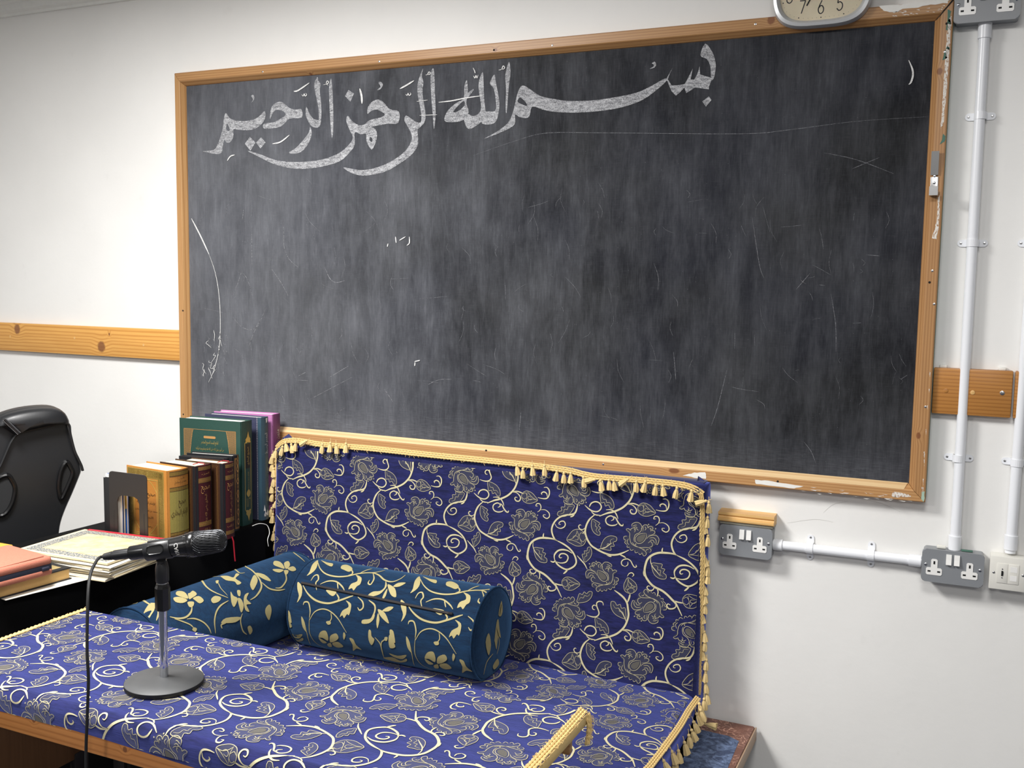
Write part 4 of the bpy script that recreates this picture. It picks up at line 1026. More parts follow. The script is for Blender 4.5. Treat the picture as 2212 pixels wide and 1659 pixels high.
# ================================================================== bolsters
class Bolster:
    def __init__(s, c0, c1, R): s.c0, s.c1 = Vector(c0), Vector(c1); s.ax = (s.c1 - s.c0).normalized(); s.L = (s.c1 - s.c0).length; s.R = R; s.up = Vector((0, 0, 1)); s.sd = s.ax.cross(s.up).normalized()
    def uv(s, px, py):
        d = ray(px, py); o = CAM - s.c0
        dp = d - s.ax * d.dot(s.ax); op = o - s.ax * o.dot(s.ax)
        a, b, c = dp.dot(dp), 2 * dp.dot(op), op.dot(op) - s.R ** 2
        q = max(0, b * b - 4 * a * c); k = (-b - math.sqrt(q)) / (2 * a); p = o + d * k
        return Vector((p.dot(s.ax), math.atan2(p.dot(s.sd), p.dot(s.up)) * s.R))
    def pt(s, u, v, h=0.0):
        e = min(u, s.L - u); r = s.R + h
        if e < .012: r -= rnd(max(e, 0), .012)
        a = v / s.R
        r += .0025 * math.sin(3 * a + 1) * (1 if e > .02 else e / .02)
        z = math.cos(a) * r
        if z < -s.R + .014: z = -s.R + .014          # flattened where it rests
        return s.c0 + s.ax * u + s.sd * (math.sin(a) * r) + s.up * z
    def make(s, name, label, seams=True):
        t = thing(name, s.c0.lerp(s.c1, .5) - Vector((0, 0, s.R)), label, 'bolster', 'teal floral bolsters')
        us = [0, .001, .003, .007, .012] + [s.L * i / 30 for i in range(1, 30)] + [s.L - k for k in (.012, .007, .003, .001, 0)]
        n = 48; vs = [s.pt(u, 2 * math.pi * k / n * s.R) for u in us for k in range(n)]
        fs = [(i * n + k, i * n + (k + 1) % n, (i + 1) * n + (k + 1) % n, (i + 1) * n + k) for i in range(len(us) - 1) for k in range(n)]
        MB().add(vs, fs, True).build('bolster_body', 'teal_chenille', t)
        for e in (0, 1):
            u = s.L * e; mb = MB(); vs = []
            for q, dd in ((.9, 0), (.86, .003), (.55, .006), (.02, .008)):
                for k in range(n):
                    p = s.pt(.0 if e == 0 else s.L, 2 * math.pi * k / n * s.R); c = s.c0 + s.ax * u
                    vs.append(c + (p - c) * (q / .9) + s.ax * (dd if e else -dd))
            mb.add(vs, [(i * n + k, i * n + (k + 1) % n, (i + 1) * n + (k + 1) % n, (i + 1) * n + k) for i in range(3) for k in range(n)] + [tuple(range(3 * n, 4 * n))], True)
            mb.build('end_panel', 'teal_chenille', t)
            MB().tube([s.pt(.0045 if e == 0 else s.L - .0045, 2 * math.pi * k / n * s.R, .003) for k in range(n + 1)], .0028, 6, False).build('piping', 'teal_chenille', t)
        return t
fb = Bolster((-1.806, -.284, .5455), (-1.178, -.290, .5455), .132)
lbz = Bolster((-1.986, -.850, .5375), (-1.941, -.186, .5375), .124)
def inked(b, C, strokes, fills, per=None, cut_u=(.006, .006)):
    fl = Flat()
    for pts, wd in strokes: fl.ribbon([b.uv(*C(p)) for p in pts], wd * .00031, .25, 5)
    for pts in fills: fl.fill([b.uv(*C(p)) for p in pts], 3)
    out = Flat()
    for k in (per or [0.0]): out.join(fl, lambda p: Vector((p.x + k, p.y)))
    return out.clip(cut_u[0], b.L - cut_u[1], -.32, .32)
CB = lambda p: (580 + p[0] * .24864, 1180 + p[1] * .24864)
fs_ = [([(430,150),(450,200),(500,245),(590,268),(690,265),(790,245),(900,240),(960,260),(1010,300),(1080,315),(1150,290),(1190,260)], 17), ([(790,246),(860,215),(900,205)], 13), ([(840,240),(940,235),(1015,218)], 12),
       ([(910,245),(918,290),(890,335),(868,325),(880,300)], 14), ([(725,215),(732,245),(690,262)], 14), ([(300,340),(340,410),(410,470),(510,495),(600,475),(700,440),(735,430)], 18),
       ([(370,300),(400,260),(430,255),(435,290),(412,320),(418,380)], 14), ([(450,330),(520,305),(590,310),(640,350),(660,385)], 14), ([(600,312),(605,370)], 11), ([(590,410),(610,450),(598,470)], 14),
       ([(775,440),(815,480),(820,530),(790,555),(772,530)], 14), ([(870,468),(920,510),(920,570),(890,630)], 16), ([(300,510),(310,485),(345,490),(360,560),(355,620)], 13),
       ([(358,640),(400,570),(470,545),(540,570),(610,640),(680,750)], 11), ([(358,610),(355,700),(370,770),(430,840),(540,890),(600,915)], 7), ([(540,578),(545,630),(518,668)], 9), ([(285,610),(335,740),(372,845)], 8),
       ([(925,790),(970,840),(990,900),(1010,960)], 12), ([(1030,800),(985,830),(985,880)], 11)]
ff_ = [[(430,130),(385,165),(360,225),(335,260),(395,225),(425,180)], [(455,130),(500,165),(550,185),(560,160),(510,150)], [(640,175),(680,170),(720,190),(730,215),(700,230),(660,215),(630,200)],
       [(760,255),(810,280),(800,330),(770,350),(740,385),(725,365),(695,375),(720,330),(770,310),(775,280)], [(1020,310),(1010,360),(970,390),(910,395),(865,425),(890,438),(960,420),(1000,390),(1030,350)],
       [(1040,335),(1100,370),(1110,440),(1070,430),(1045,380)], [(1085,355),(1140,355),(1195,325),(1130,325)], [(1035,370),(1000,420),(985,470),(1020,430)], [(255,310),(250,370),(262,430),(245,490),(285,430),(290,350)],
       [(500,380),(560,385),(590,400),(560,432),(525,415)], [(670,470),(715,500),(710,560),(695,600),(680,590),(655,625),(640,600),(618,615),(640,560),(690,530),(690,500)], [(920,590),(880,630),(815,640),(812,672),(870,670),(910,635)],
       [(950,545),(1010,580),(1045,670),(1000,640),(960,590)], [(985,560),(1040,525),(1085,530),(1040,565)], [(950,580),(935,650),(945,715),(962,640)], [(285,610),(315,660),(335,740),(300,700)], [(655,745),(672,770),(660,808),(650,780)],
       [(705,795),(740,805),(765,850),(815,892),(770,880),(740,900),(735,850)], [(455,740),(500,733),(522,780),(520,815),(475,790),(440,785)], [(545,770),(590,755),(612,790),(590,815),(545,828),(535,800)], [(560,832),(610,825),(655,862),(610,872),(570,855)], [(440,790),(480,808),(512,830),(475,832)], [(515,842),(545,832),(556,862),(530,864)],
       [(870,730),(890,735),(897,780),(922,810),(900,855),(872,810)], [(1050,770),(1085,775),(1085,820),(1105,872),(1060,880),(1045,830)], [(1010,790),(1035,790),(1030,820),(1010,815)], [(1000,960),(1080,955),(1150,985),(1200,968),(1204,990),(1140,1000),(1070,985)], [(155,560),(185,572),(203,662),(170,640)], [(162,745),(230,765),(298,758),(272,792),(210,778)], [(500,655),(535,650),(540,675),(515,680)]]
P_ = fb.uv(*CB((1290, 320))).x - fb.uv(*CB((430, 150))).x
t = fb.make('bolster', 'teal floral bolster with a zipped seam leaning on the backrest cushion')
inked(fb, CB, fs_, ff_, (-P_, 0, P_)).lay('woven_flowers', 'embroidery_gold', t, lambda u, v: fb.pt(u, v, .0012))['kind'] = 'stuff'
z0, z1 = fb.uv(652, 1259.6), fb.uv(977, 1326.5)
zp = MB(); zpts = [fb.pt(z0.x + (z1.x - z0.x) * k / 40, z0.y + (z1.y - z0.y) * k / 40, .0022) for k in range(41)]
zp.tube(zpts, .0042, 8); zip_ = zp.build('zip', 'dark_frame', t)
q0 = fb.pt(z1.x - .004, z1.y, .005); MB().box((q0.x - .006, q0.y - .004, q0.z - .003), (q0.x + .007, q0.y + .003, q0.z + .003), .0015).build('zip_pull', 'dark_frame', zip_)
# flowers on the end panel
fl = Flat()
for l in ([(0, .02), (.02, -.03), (.005, -.06)], [(-.02, -.05), (-.06, -.06), (-.08, -.09)], [(.02, .05), (.03, .08)]): fl.ribbon(l, .004, .3, 5)
for l in ([(-.012, -.01), (.0, .035), (.012, .04), (.02, .01), (.03, -.02), (.012, -.01), (.002, -.045), (-.01, -.02)], [(-.07, .0), (-.05, .02), (-.035, -.02), (-.05, -.045)], [(.012, .055), (.03, .09), (.04, .06), (.03, .045)], [(-.02, -.085), (.01, -.075), (.02, -.095), (-.01, -.1)]): fl.fill(l, 3)
fl.lay('woven_flowers', 'embroidery_gold', t, lambda a, b: fb.c1 + fb.ax * .0095 + Vector((0, a, b)))
CL = lambda p: (200 + p[0] * .20796, 1150 + p[1] * .20796)
fs2 = [([(500,620),(510,680),(560,740),(640,790),(690,830)], 20), ([(490,630),(400,660),(365,700),(390,740),(450,745),(475,725)], 17), ([(620,760),(680,830),(660,920)], 16), ([(1030,770),(1020,830),(970,880),(890,895),(800,880)], 17), ([(930,482),(1050,465),(1120,490),(1160,550),(1210,600),(1290,640),(1405,682)], 17),
       ([(1410,710),(1330,760),(1285,830),(1270,930),(1280,1050)], 15), ([(1570,300),(1600,370),(1680,430),(1740,510),(1750,580),(1700,660),(1640,700)], 18), ([(1570,310),(1500,350),(1480,390),(1520,430),(1580,430)], 14), ([(1750,520),(1830,580),(1920,600),(2000,590)], 16),
       ([(2005,400),(2005,440),(2010,500),(1960,570),(1900,577)], 15), ([(1390,940),(1340,960),(1350,1000)], 14), ([(1560,840),(1540,920),(1560,1020),(1600,1060)], 13), ([(980,900),(1060,895),(1150,930),(1210,990),(1235,1050)], 14), ([(850,900),(950,930),(1020,960),(1060,1000)], 12), ([(1300,530),(1330,590),(1400,660)], 7),
       ([(1580,300),(1500,340),(1380,360),(1270,395),(1235,430),(1270,465),(1340,475)], 12), ([(2050,180),(2100,230),(2200,310)], 14), ([(330,650),(400,630),(500,610)], 14), ([(240,730),(300,680),(400,655)], 12), ([(650,580),(560,600),(500,625)], 14)]
ff2 = [[(600,750),(642,800),(610,860),(570,905),(525,860),(560,790)], [(600,745),(690,755),(700,790),(640,775)], [(880,622),(950,630),(992,692),(950,692),(868,662)], [(988,650),(1010,640),(1040,618),(1080,652),(1030,690),(1000,702)], [(1040,692),(1100,670),(1152,712),(1110,742),(1060,712)], [(838,692),(900,682),(982,712),(930,742),(858,732)], [(985,730),(1048,728),(1042,770),(1010,782),(990,762)],
       [(858,525),(950,500),(1110,493),(1020,515),(930,537)], [(1228,700),(1270,665),(1332,680),(1310,720),(1250,737)], [(1430,620),(1460,660),(1502,680),(1500,720),(1470,775),(1440,720)], [(1505,690),(1540,690),(1572,760),(1552,832),(1530,790)], [(1580,650),(1622,630),(1600,690),(1650,740),(1600,752),(1632,822),(1590,805),(1570,720)], [(1498,608),(1532,608),(1532,662),(1508,655)],
       [(1680,450),(1712,500),(1692,560),(1662,602),(1633,550),(1650,490)], [(1690,430),(1780,445),(1852,507),(1790,497),(1720,462)], [(1328,465),(1400,463),(1460,480),(1490,438),(1522,450),(1482,490),(1542,530),(1500,552),(1470,520),(1380,507)], [(1888,308),(1950,320),(1992,382),(1940,372),(1878,347)], [(1985,330),(2030,308),(2047,350),(2005,387)], [(2020,382),(2080,358),(2112,392),(2070,407)], [(1868,392),(1930,388),(1982,397),(1940,422),(1888,412)], [(1985,400),(2030,400),(2025,430),(2000,445)],
       [(1338,940),(1390,888),(1545,880),(1490,932),(1390,942)], [(1800,790),(1840,748),(1862,800),(1850,872),(1830,912),(1800,850)], [(1058,985),(1087,1000),(1072,1032),(1038,1010)], [(1640,280),(1720,258),(1812,265),(1730,292)], [(1840,235),(1950,195),(2052,188),(1940,227)], [(1610,990),(1640,970),(1660,1020),(1630,1060)], [(1130,440),(1150,420),(1195,425),(1170,450)], [(1278,515),(1308,510),(1300,540),(1282,540)]]
t2 = lbz.make('bolster', 'teal floral bolster lying along the side of the black desk')
inked(lbz, CL, fs2, ff2, None, (.004, .004)).lay('woven_flowers', 'embroidery_gold', t2, lambda u, v: lbz.pt(u, v, .0012))['kind'] = 'stuff'

# ================================================================== low table in front of the seat
TX0, TX1, TY0, TY1, TZ = -2.020, -.645, -.968, -1.402, .690
tb_ = thing('low_table', ((TX0 + TX1) / 2, (TY0 + TY1) / 2, 0), 'pine table covered with a navy floral cloth holding the microphone stand', 'table')
MB().box((TX0 + .006, TY1 + .012, .66), (TX1 - .006, TY0 - .004, .686), .003).build('table_top', 'pine_x', tb_)
wood('rail_pine', (208, 140, 78), (170, 106, 54), 'x', 240, seed=21, knots=[(PY(75, 1553, -1.4).x, PY(75, 1553, -1.4).z, .006, .007), (PY(272, 1618, -1.4).x, PY(272, 1618, -1.4).z, .006, .006)])
MB().box((TX0 + .02, TY1 - .0005, .601), (TX1 - .03, TY1 + .021, .668), .003).build('front_rail', 'rail_pine', tb_)
MB().box((TX0 + .02, TY0 - .022, .601), (TX1 - .03, TY0 - .004, .662), .003).build('rear_rail', 'pine_x', tb_)
for x in (TX0 + .012, TX1 - .13):
    MB().box((x, TY1 + .024, .325), (x + .018, TY0 - .024, .660), .002).build('end_panel', 'panel_brown', tb_)
for x in (TX0 + .013, TX1 - .133):
    for y in (TY1 + .05, TY0 - .05): MB().box((x, y - .022, 0), (x + .02, y + .022, .34), .003).build('leg', 'dark_frame', tb_)
RF = .022; ARC = math.pi / 2 * RF
def s_table(u, s, h=0.0):
    """s: distance from the rear edge across the top, over the front edge and down"""
    d = TY0 - TY1 - RF
    sag = .0012 * math.sin(u * 11) * math.sin(s * 13)
    yb = TY1 - .006
    if s < d: return Vector((u, TY0 - .001 - s * ((TY0 - .001 - (yb + RF)) / d), TZ + sag + h))
    a = min((s - d) / RF, math.pi / 2)
    y, z = yb + RF - math.sin(a) * (RF + h), TZ - RF + math.cos(a) * (RF + h)
    if s > d + ARC: z -= s - d - ARC
    return Vector((u, y, z))
DROP0, DROP1 = .024, .036
send = lambda u: TY0 - TY1 - RF + ARC + DROP0 + (DROP1 - DROP0) * (u - TX0) / (TX1 - TX0) + .003 * math.sin(u * 9)
mb = MB(); us = [TX0 + (TX1 - TX0) * i / 70 for i in range(71)]; d_ = TY0 - TY1 - RF
ss = [d_ * i / 20 for i in range(21)] + [d_ + ARC * k / 8 for k in range(1, 9)]
vs = []
for u in us:
    q = ss + [d_ + ARC + (send(u) - d_ - ARC) * k / 3 for k in (1, 2, 3)]
    vs += [s_table(u, s) for s in q] + [s_table(u, s, -.003) for s in q]
m_ = len(ss) + 3; fs = []
for i in range(70):
    for j in range(m_ - 1):
        a = i * 2 * m_ + j; b = a + 2 * m_
        fs += [(a, a + 1, b + 1, b), (a + m_, b + m_, b + m_ + 1, a + m_ + 1)]
    a = i * 2 * m_; b = a + 2 * m_; fs += [(a, b, b + m_, a + m_), (a + m_ - 1, a + 2 * m_ - 1, b + 2 * m_ - 1, b + m_ - 1)]
cl_ = mb.add(vs, fs, True).build('table_cloth', 'blue_chenille')
tag(cl_, 'navy floral table cover with gold braid at both ends on the pine table', 'tablecloth')
dk = uvb(1320.7, 1122)       # the same motif, turned half round on the table
cover(cl_, lambda u, v, h: s_table(u, v, h), TX0 + .012, TX1 - .018, .004, d_ + ARC + .026, -1.4328 + dk.x * .962, (TY0 + 1.0013) + dk.y, -1, su=.962,
      cut=[((0, d_ + ARC * k / 4, 0), (0, 1, 0)) for k in range(5)])
braid([s_table(TX0 + .006, s, .001) for s in (.0, .1, .2, .3, d_)], (0, 0, 1), cl_, .013, fuzz=10)
braid([s_table(TX1 - .010, s, .001) for s in (.0, .06, .14, .2, .3, d_)], (.3, 0, 1), cl_, .017, fuzz=160)
MB().box((TX1 - .004, TY1 + .004, .668), (TX1 + .0015, TY0 - .002, .6895), .0015).build('end_binding', 'gold_braid', cl_)
braid([(TX1 - .001, TY0 - .006, .688), (TX1 + .003, TY0 - .004, .67), (TX1 + .002, TY0 - .004, .645), (TX1 + .0, TY0 - .006, .625)], (1, -.3, 0), cl_, .015, fuzz=40)
# ================================================================== black covered desk
EDX = lambda y: -2.062 + .0725 * y
DT = .740
dsk = thing('desk', (-2.28, -.8, 0), 'desk draped in plain black cloth between the wall and the low table', 'desk')
corner = [(-2.53, -.012), (-2.108, -.012), (-2.108, -.172), (EDX(-.176), -.176)]
right = [(EDX(-.176 - 1.474 * k / 40) , -.176 - 1.474 * k / 40) for k in range(1, 41)]
outl = corner + right + [(-2.60, -1.65)]
mb = MB(); n = len(outl); vs = []
lev = [(DT, .006), (DT - .002, .002), (DT - .007, 0.0)] + [(DT - .007 - .72 * k / 10, -.0025 * math.sin(k)) for k in range(1, 11)]
cxy = Vector((-2.3, -.8))
for z, ins in lev:
    for i, (x, y) in enumerate(outl):
        wv = .004 * math.sin(i * .9 + z * 6) * min(1, (DT - z) / .15) if 3 < i < n - 2 else 0
        d = (cxy - Vector((x, y))).normalized()
        vs.append((x + d.x * (ins + .002) + wv, y + d.y * ins, z))
fs = [tuple(range(n))] + [(j * n + i, j * n + (i + 1) % n, (j + 1) * n + (i + 1) % n, (j + 1) * n + i) for j in range(len(lev) - 1) for i in range(n)]
mb.add(vs, fs, True).build('cloth_cover', 'black_velvet', dsk, angle=50)

# ================================================================== books
def leather(name, col, var=.12, rough=.5, bump=.25, scale=220): plain(name, col, rough, var=var, scale=scale, bump=bump)
leather('gold_leather', (176, 118, 52)); leather('dark_gold_band', (124, 98, 42), .4, scale=400); leather('olive_label', (140, 128, 66), .06, .32)
leather('maroon_leather', (66, 14, 20)); leather('black_leather', (22, 22, 26), .2); leather('brown_tooled', (56, 32, 16), .35, scale=300); leather('tan_tooled', (130, 92, 46), .35, scale=300)
leather('green_leather', (34, 66, 58)); leather('blue_leather', (60, 62, 86)); leather('teal_leather', (52, 78, 92)); leather('plum_leather', (118, 62, 104)); leather('pink_leather', (186, 122, 172))
plain('gold_foil', (206, 180, 104), .35, .6, var=.1, scale=200); plain('bright_gold_foil', (228, 200, 108), .35, .5, var=.2, scale=500)
plain('silver_foil', (196, 202, 206), .4, .3); plain('dark_ink', (70, 48, 20), .6); plain('copper_foil', (200, 150, 92), .4, .4)
t = NT('page_block'); pz = t.noise(500, 2, .5, t.mapped((1, 1, .2)))
t.P(Base_Color=t.mix(pz, srgb(222, 206, 164), srgb(250, 242, 212)), Roughness=.8)
plain('white_pages', (240, 238, 230), .8, var=.05, scale=400); plain('red_ribbon', (150, 14, 34), .55)
class Book:
    def __init__(s, name, label, nl, nr, fr, X, cover, spine=None, pages='page_block', back=None, rnd_=.004, thick=None, zb=DT, inset=.004, z_drop=0.0):
        p = PX(*nr, X); zt = p.z
        a = PZ(*nl, zt) - p; s.w = a.length; s.a = a.normalized()
        b = PZ(*fr, zt) - p; bd = Vector((-s.a.y, s.a.x, 0)); 
        if bd.y < 0: bd = -bd
        s.th = thick or abs(b.dot(bd)); s.b = bd; s.p = Vector((p.x, p.y, zb)); s.h = zt - zb; s.Z = Vector((0, 0, 1))
        cvt = .0032; t = s.t = thing(name, s.p + s.a * s.w / 2 + s.b * s.th / 2, label, 'book', 'books standing in a row on the black desk')
        quad = lambda a0, a1, b0, b1: [s.p + s.a * x + s.b * y for x, y in ((a0, b0), (a1, b0), (a1, b1), (a0, b1))]
        def slab(nm, a0, a1, b0, b1, z0, z1, mat):
            bm = bmesh.new(); q = quad(a0, a1, b0, b1)
            lo = [bm.verts.new(v + s.Z * z0) for v in q]; hi = [bm.verts.new(v + s.Z * z1) for v in q]
            bm.faces.new(hi); bm.faces.new(lo[::-1])
            for i in range(4): bm.faces.new((lo[i], lo[(i + 1) % 4], hi[(i + 1) % 4], hi[i]))
            bmesh.ops.bevel(bm, geom=list(bm.edges), offset=.0008, segments=1, affect='EDGES')
            return MB().bm(bm).build(nm, mat, t)
        s.front = slab('front_cover', .0, s.w, 0, cvt, 0, s.h, cover)
        s.back_ = slab('back_cover', .0, s.w, s.th - cvt, s.th, 0, s.h, back or cover)
        slab('pages', .004, s.w - inset, cvt, s.th - cvt, .003, s.h - .004 - z_drop, pages)
        # rounded spine
        k = 8; poly = [(.0045, 0.0)] + [(-rnd_ * math.sin(math.pi * i / k), s.th * i / k) for i in range(k + 1)] + [(.0045, s.th)]
        s.r = rnd_
        s.spine = MB().prism([(x, y) for x, y in poly], s.p, s.a, s.b, s.Z, 0, s.h, smooth=False).build('spine', spine or cover, t)
    def s_pt(s, u, v, h=.0005):     # spine: u 0..1 near to far, v metres from bottom
        return s.p + s.b * (s.th * u) - s.a * (s.r * math.sin(math.pi * u) + h) + s.Z * v
    def c_pt(s, u, v, h=.0005):     # near cover: u metres from the fore-edge, v metres from bottom
        return s.p + s.a * (s.w - u) - s.b * h + s.Z * v
    def band(s, v0, v1, mat, u0=0.0, u1=1.0, nm='spine_band'):
        N = 8; vs = [s.s_pt(u0 + (u1 - u0) * i / N, v, .0007) for v in (v0, v1) for i in range(N + 1)]
        return MB().add(vs, [(i, i + 1, N + 2 + i, N + 1 + i) for i in range(N)]).build(nm, mat, s.spine)
    def spine_text(s, fl, u, v, mat, nm='spine_title'):
        return fl.lay(nm, mat, s.spine, lambda a, b: s.s_pt(u + a / s.th, v + b, .0012))
    def cover_ink(s, fl, mat, nm='cover_print'):
        return fl.lay(nm, mat, s.front, lambda a, b: s.c_pt(a, b, .0007))
AT = lambda txt, **k: text_flat(arabic(txt), **k)
# purple
b = Book('tall_book', 'tall plum and pink hardback standing nearest the chalkboard', (461.9, 888.2), (590, 895.8), (618.2, 893.3), -2.100, 'pink_leather', 'plum_leather', 'white_pages', thick=.045)
b.spine_text(AT('متون طالب', width=.075, height=.026, rot=math.pi / 2), .5, b.h - .09, 'silver_foil')
# teal
b = Book('tall_book', 'tall blue and teal leather hardback with white stitching and a torn spine', (442.3, 893.3), (564, 902.5), (591.6, 902.8), -2.103, 'blue_leather', 'teal_leather', 'white_pages', thick=.039)
fl = Flat()
for k in range(60): fl.ribbon([(b.w - .016, .004 + k * b.h / 60), (b.w - .016, .004 + (k + .55) * b.h / 60)], .0012, 0, 2)
b.cover_ink(fl, 'white_paint', 'stitching')
MB().add([b.c_pt(b.w - .013, 0), b.c_pt(b.w, 0), b.c_pt(b.w, b.h), b.c_pt(b.w - .013, b.h)], [(0, 1, 2, 3)]).build('leather_strip', 'teal_leather', b.front)
b.spine_text(AT('المعجم الوسيط', width=.07, height=.022, rot=math.pi / 2), .62, b.h - .088, 'silver_foil')
b.spine_text(AT('جمع وترتيب', width=.06, height=.008, rot=math.pi / 2), .8, b.h - .2, 'silver_foil')
fl = Flat().fill([(-.006, 0), (.006, .002), (.004, -.012), (-.003, -.016)]); b.spine_text(fl, .6, b.h - .004, 'white_paint', 'torn_corner')
fl = Flat().fill([(-.012, -.01), (-.006, .004), (0, -.006), (.005, .006), (.012, -.004), (.010, -.014), (-.010, -.016)]); b.spine_text(fl, .5, .028, 'white_paint', 'torn_corner')
fl = Flat().fill([(-.008, -.008), (-.004, .012), (-.001, .0), (.002, -.01)]); b.spine_text(fl, .35, .04, 'white_paint', 'torn_corner')
# green
b = g = Book('tall_book', 'tall green hardback with gold lattice cover and gilt spine', (387.2, 902.2), (521.4, 911.6), (544.2, 906.6), -2.108, 'green_leather', None, 'white_pages', thick=.058)
W, H = b.w, b.h; fr_ = Flat()
x0, x1, z1 = .018, W - .022, H - .034
for pts in ([(x0, .03), (x0, z1)], [(x0, z1), (x1, z1)], [(x1, z1), (x1, .03)]): fr_.ribbon(pts, .0012, 0, 2)
lat = Flat()
for sgn in (0, 1):
    for i in range(0, 44):
        for j in range(0, 9):
            t_ = (z1 - .002 - i * .0065) ; wdt = .034 - .018 * min(1, (z1 - t_) / .12)
            cx_ = (x0 + .003 + j * .0046) if sgn == 0 else (x1 - .003 - j * .0046)
            off = (cx_ - x0) if sgn == 0 else (x1 - cx_)
            if off > wdt or t_ < .03: continue
            lat.ribbon([(cx_ - .0023, t_ - .0032), (cx_ + .0023, t_ + .0032)], .0009, 0, 1); lat.ribbon([(cx_ - .0023, t_ + .0032), (cx_ + .0023, t_ - .0032)], .0009, 0, 1)
for sgn in (0, 1):
    arc = [((x0 + .036 - .018 * min(1, k / 8) ** .7) if sgn == 0 else (x1 - .036 + .018 * min(1, k / 8) ** .7), z1 - k * .016) for k in range(12)]
    fr_.ribbon(arc, .0018, 0, 4)
b.cover_ink(fr_, 'copper_foil', 'cover_border'); o = b.cover_ink(lat, 'copper_foil', 'cover_lattice'); o['kind'] = 'stuff'
cxm = (x0 + x1) / 2
b.cover_ink(Flat().fill(rrect(.046, .008, .003, 3, cxm, z1 - .024)), 'copper_foil', 'title_cartouche')
for txt, w_, h_, z_ in (('الجامع المسند الصحيح المختصر', .066, .016, .043), ('من أمور رسول الله صلى الله عليه وسلم وسننه وأيامه', .108, .015, .063), ('المعروف', .02, .005, .077), ('صحيح البخاري', .106, .024, .096)):
    b.cover_ink(AT(txt, width=w_, height=h_).map(lambda p: Vector((p.x + cxm, p.y + z1 - z_))), 'gold_foil', 'cover_title')
for u in (.22, .78): b.band(.05, H - .07, 'gold_foil', u - .02, u + .02, 'spine_rule')
b.band(H - .155, H - .075, 'black_leather', .26, .74)
for z0_, s_ in ((H - .072, 1), (.05, -1)):
    b.spine_text(Flat().fill([(-.016, 0), (-.012, s_ * .008), (-.014, s_ * .012), (-.006, s_ * .02), (0, s_ * .038), (.006, s_ * .02), (.014, s_ * .012), (.012, s_ * .008), (.016, 0)]), .5, z0_, 'gold_foil', 'spine_ornament')
b.spine_text(AT('صحيح البخاري', width=.06, height=.014, rot=math.pi / 2), .5, H - .115, 'gold_foil')
b.spine_text(AT('للإمام محمد بن إسماعيل', width=.066, height=.006, rot=math.pi / 2), .5, H - .2, 'gold_foil')
b.spine_text(Flat().fill([(-.011, 0), (0, .013), (.011, 0), (0, -.013)], 3), .5, .105, 'gold_foil', 'spine_ornament')
b.spine_text(AT('٦ / ١', width=.02, height=.03), .5, .075, 'gold_foil', 'volume_number')
# black and gold
b = Book('small_book', 'slim black hardback with an ornate black and gold patterned spine', (403, 978), (504, 985), (522.7, 982.5), -2.088, 'black_leather', 'black_leather', 'white_pages', thick=.032)
b.band(.006, b.h - .008, 'tan_tooled', .1, .95); b.band(.012, b.h - .014, 'black_leather', .22, .84)
for k, z_ in enumerate((.9, .82, .66, .5, .42, .25, .12)):
    b.spine_text(Flat().fill([(-.007, 0), (0, .012), (.007, 0), (0, -.012)], 3), .53, b.h * z_, 'copper_foil', 'spine_ornament')
    b.spine_text(Flat().fill([(-.004, 0), (0, .007), (.004, 0), (0, -.007)], 3).map(lambda p: p * 1.0), .53, b.h * z_ + .02, 'tan_tooled', 'spine_ornament')
b.spine_text(AT('القرآن الكريم', width=.05, height=.012, rot=math.pi / 2), .53, b.h * .76, 'gold_foil')
def red_book(nl, nr, fr, X, label, th, dz):
    b = Book('small_book', label, nl, nr, fr, X, 'brown_tooled', 'maroon_leather', thick=th, rnd_=.006)
    MB().add([b.c_pt(b.w - .012, 0), b.c_pt(b.w, 0), b.c_pt(b.w, b.h), b.c_pt(b.w - .012, b.h)], [(0, 1, 2, 3)]).build('leather_strip', 'black_leather', b.front)
    fl = Flat()
    for i in (.004, .008): fl.ribbon([(b.w - .016 - i, .01), (b.w - .016 - i, b.h - i - .004), (.01 + i, b.h - i - .004), (.01 + i, .01)], .001, 0, 1)
    b.cover_ink(fl, 'tan_tooled', 'cover_border')
    b.band(0, b.h, 'black_leather', 0, .12); b.band(0, b.h, 'black_leather', .92, 1.0)
    for z0_, z1_ in ((.94, .985), (.78, .84), (.22, .28), (.06, .11)): 
        b.band(b.h * z0_, b.h * z1_, 'tan_tooled', .13, .92)
        b.band(b.h * (z0_ + .008), b.h * (z0_ + .016), 'gold_foil', .13, .92, 'spine_rule'); b.band(b.h * (z1_ - .016), b.h * (z1_ - .008), 'gold_foil', .13, .92, 'spine_rule')
    b.spine_text(AT('صحيح', width=b.th * .55, height=.024), .53, b.h * .69, 'copper_foil')
    b.spine_text(AT('البخاري رضي الله عنه', width=.085, height=.013, rot=math.pi / 2), .56, b.h * .45, 'copper_foil')
    b.spine_text(AT('الجزء', width=b.th * .5, height=.007), .53, b.h * .89, 'copper_foil'); b.spine_text(AT('دار الكتب', width=b.th * .6, height=.01), .53, b.h * .17, 'copper_foil')
    q = b.p + b.b * (b.th * .5) + Vector((0, 0, b.h)) + b.a * .02
    MB().tube([q + b.a * .012 - b.b * .012, q + Vector((0, 0, .004)) - b.b * .006, q + Vector((0, 0, .005)), q - b.a * .015 + b.b * .008 + Vector((0, 0, .003)), q - b.a * .017 + b.b * .01 - Vector((0, 0, .01))], .0016, 6).build('bookmark', 'red_ribbon', b.t)
    return b
r2b = red_book((390, 993), (481.5, 1002.2), (503, 994), -2.045, 'maroon hardback with gilt bands pulled forward from the row of books', .052, 0)
MB().tube([r2b.s_pt(.6, .004, .0), r2b.s_pt(.65, -.01, .004), r2b.s_pt(.72, -.06, .006), r2b.s_pt(.75, -.075, .007)], .0022, 6).build('bookmark', 'red_ribbon', r2b.t)
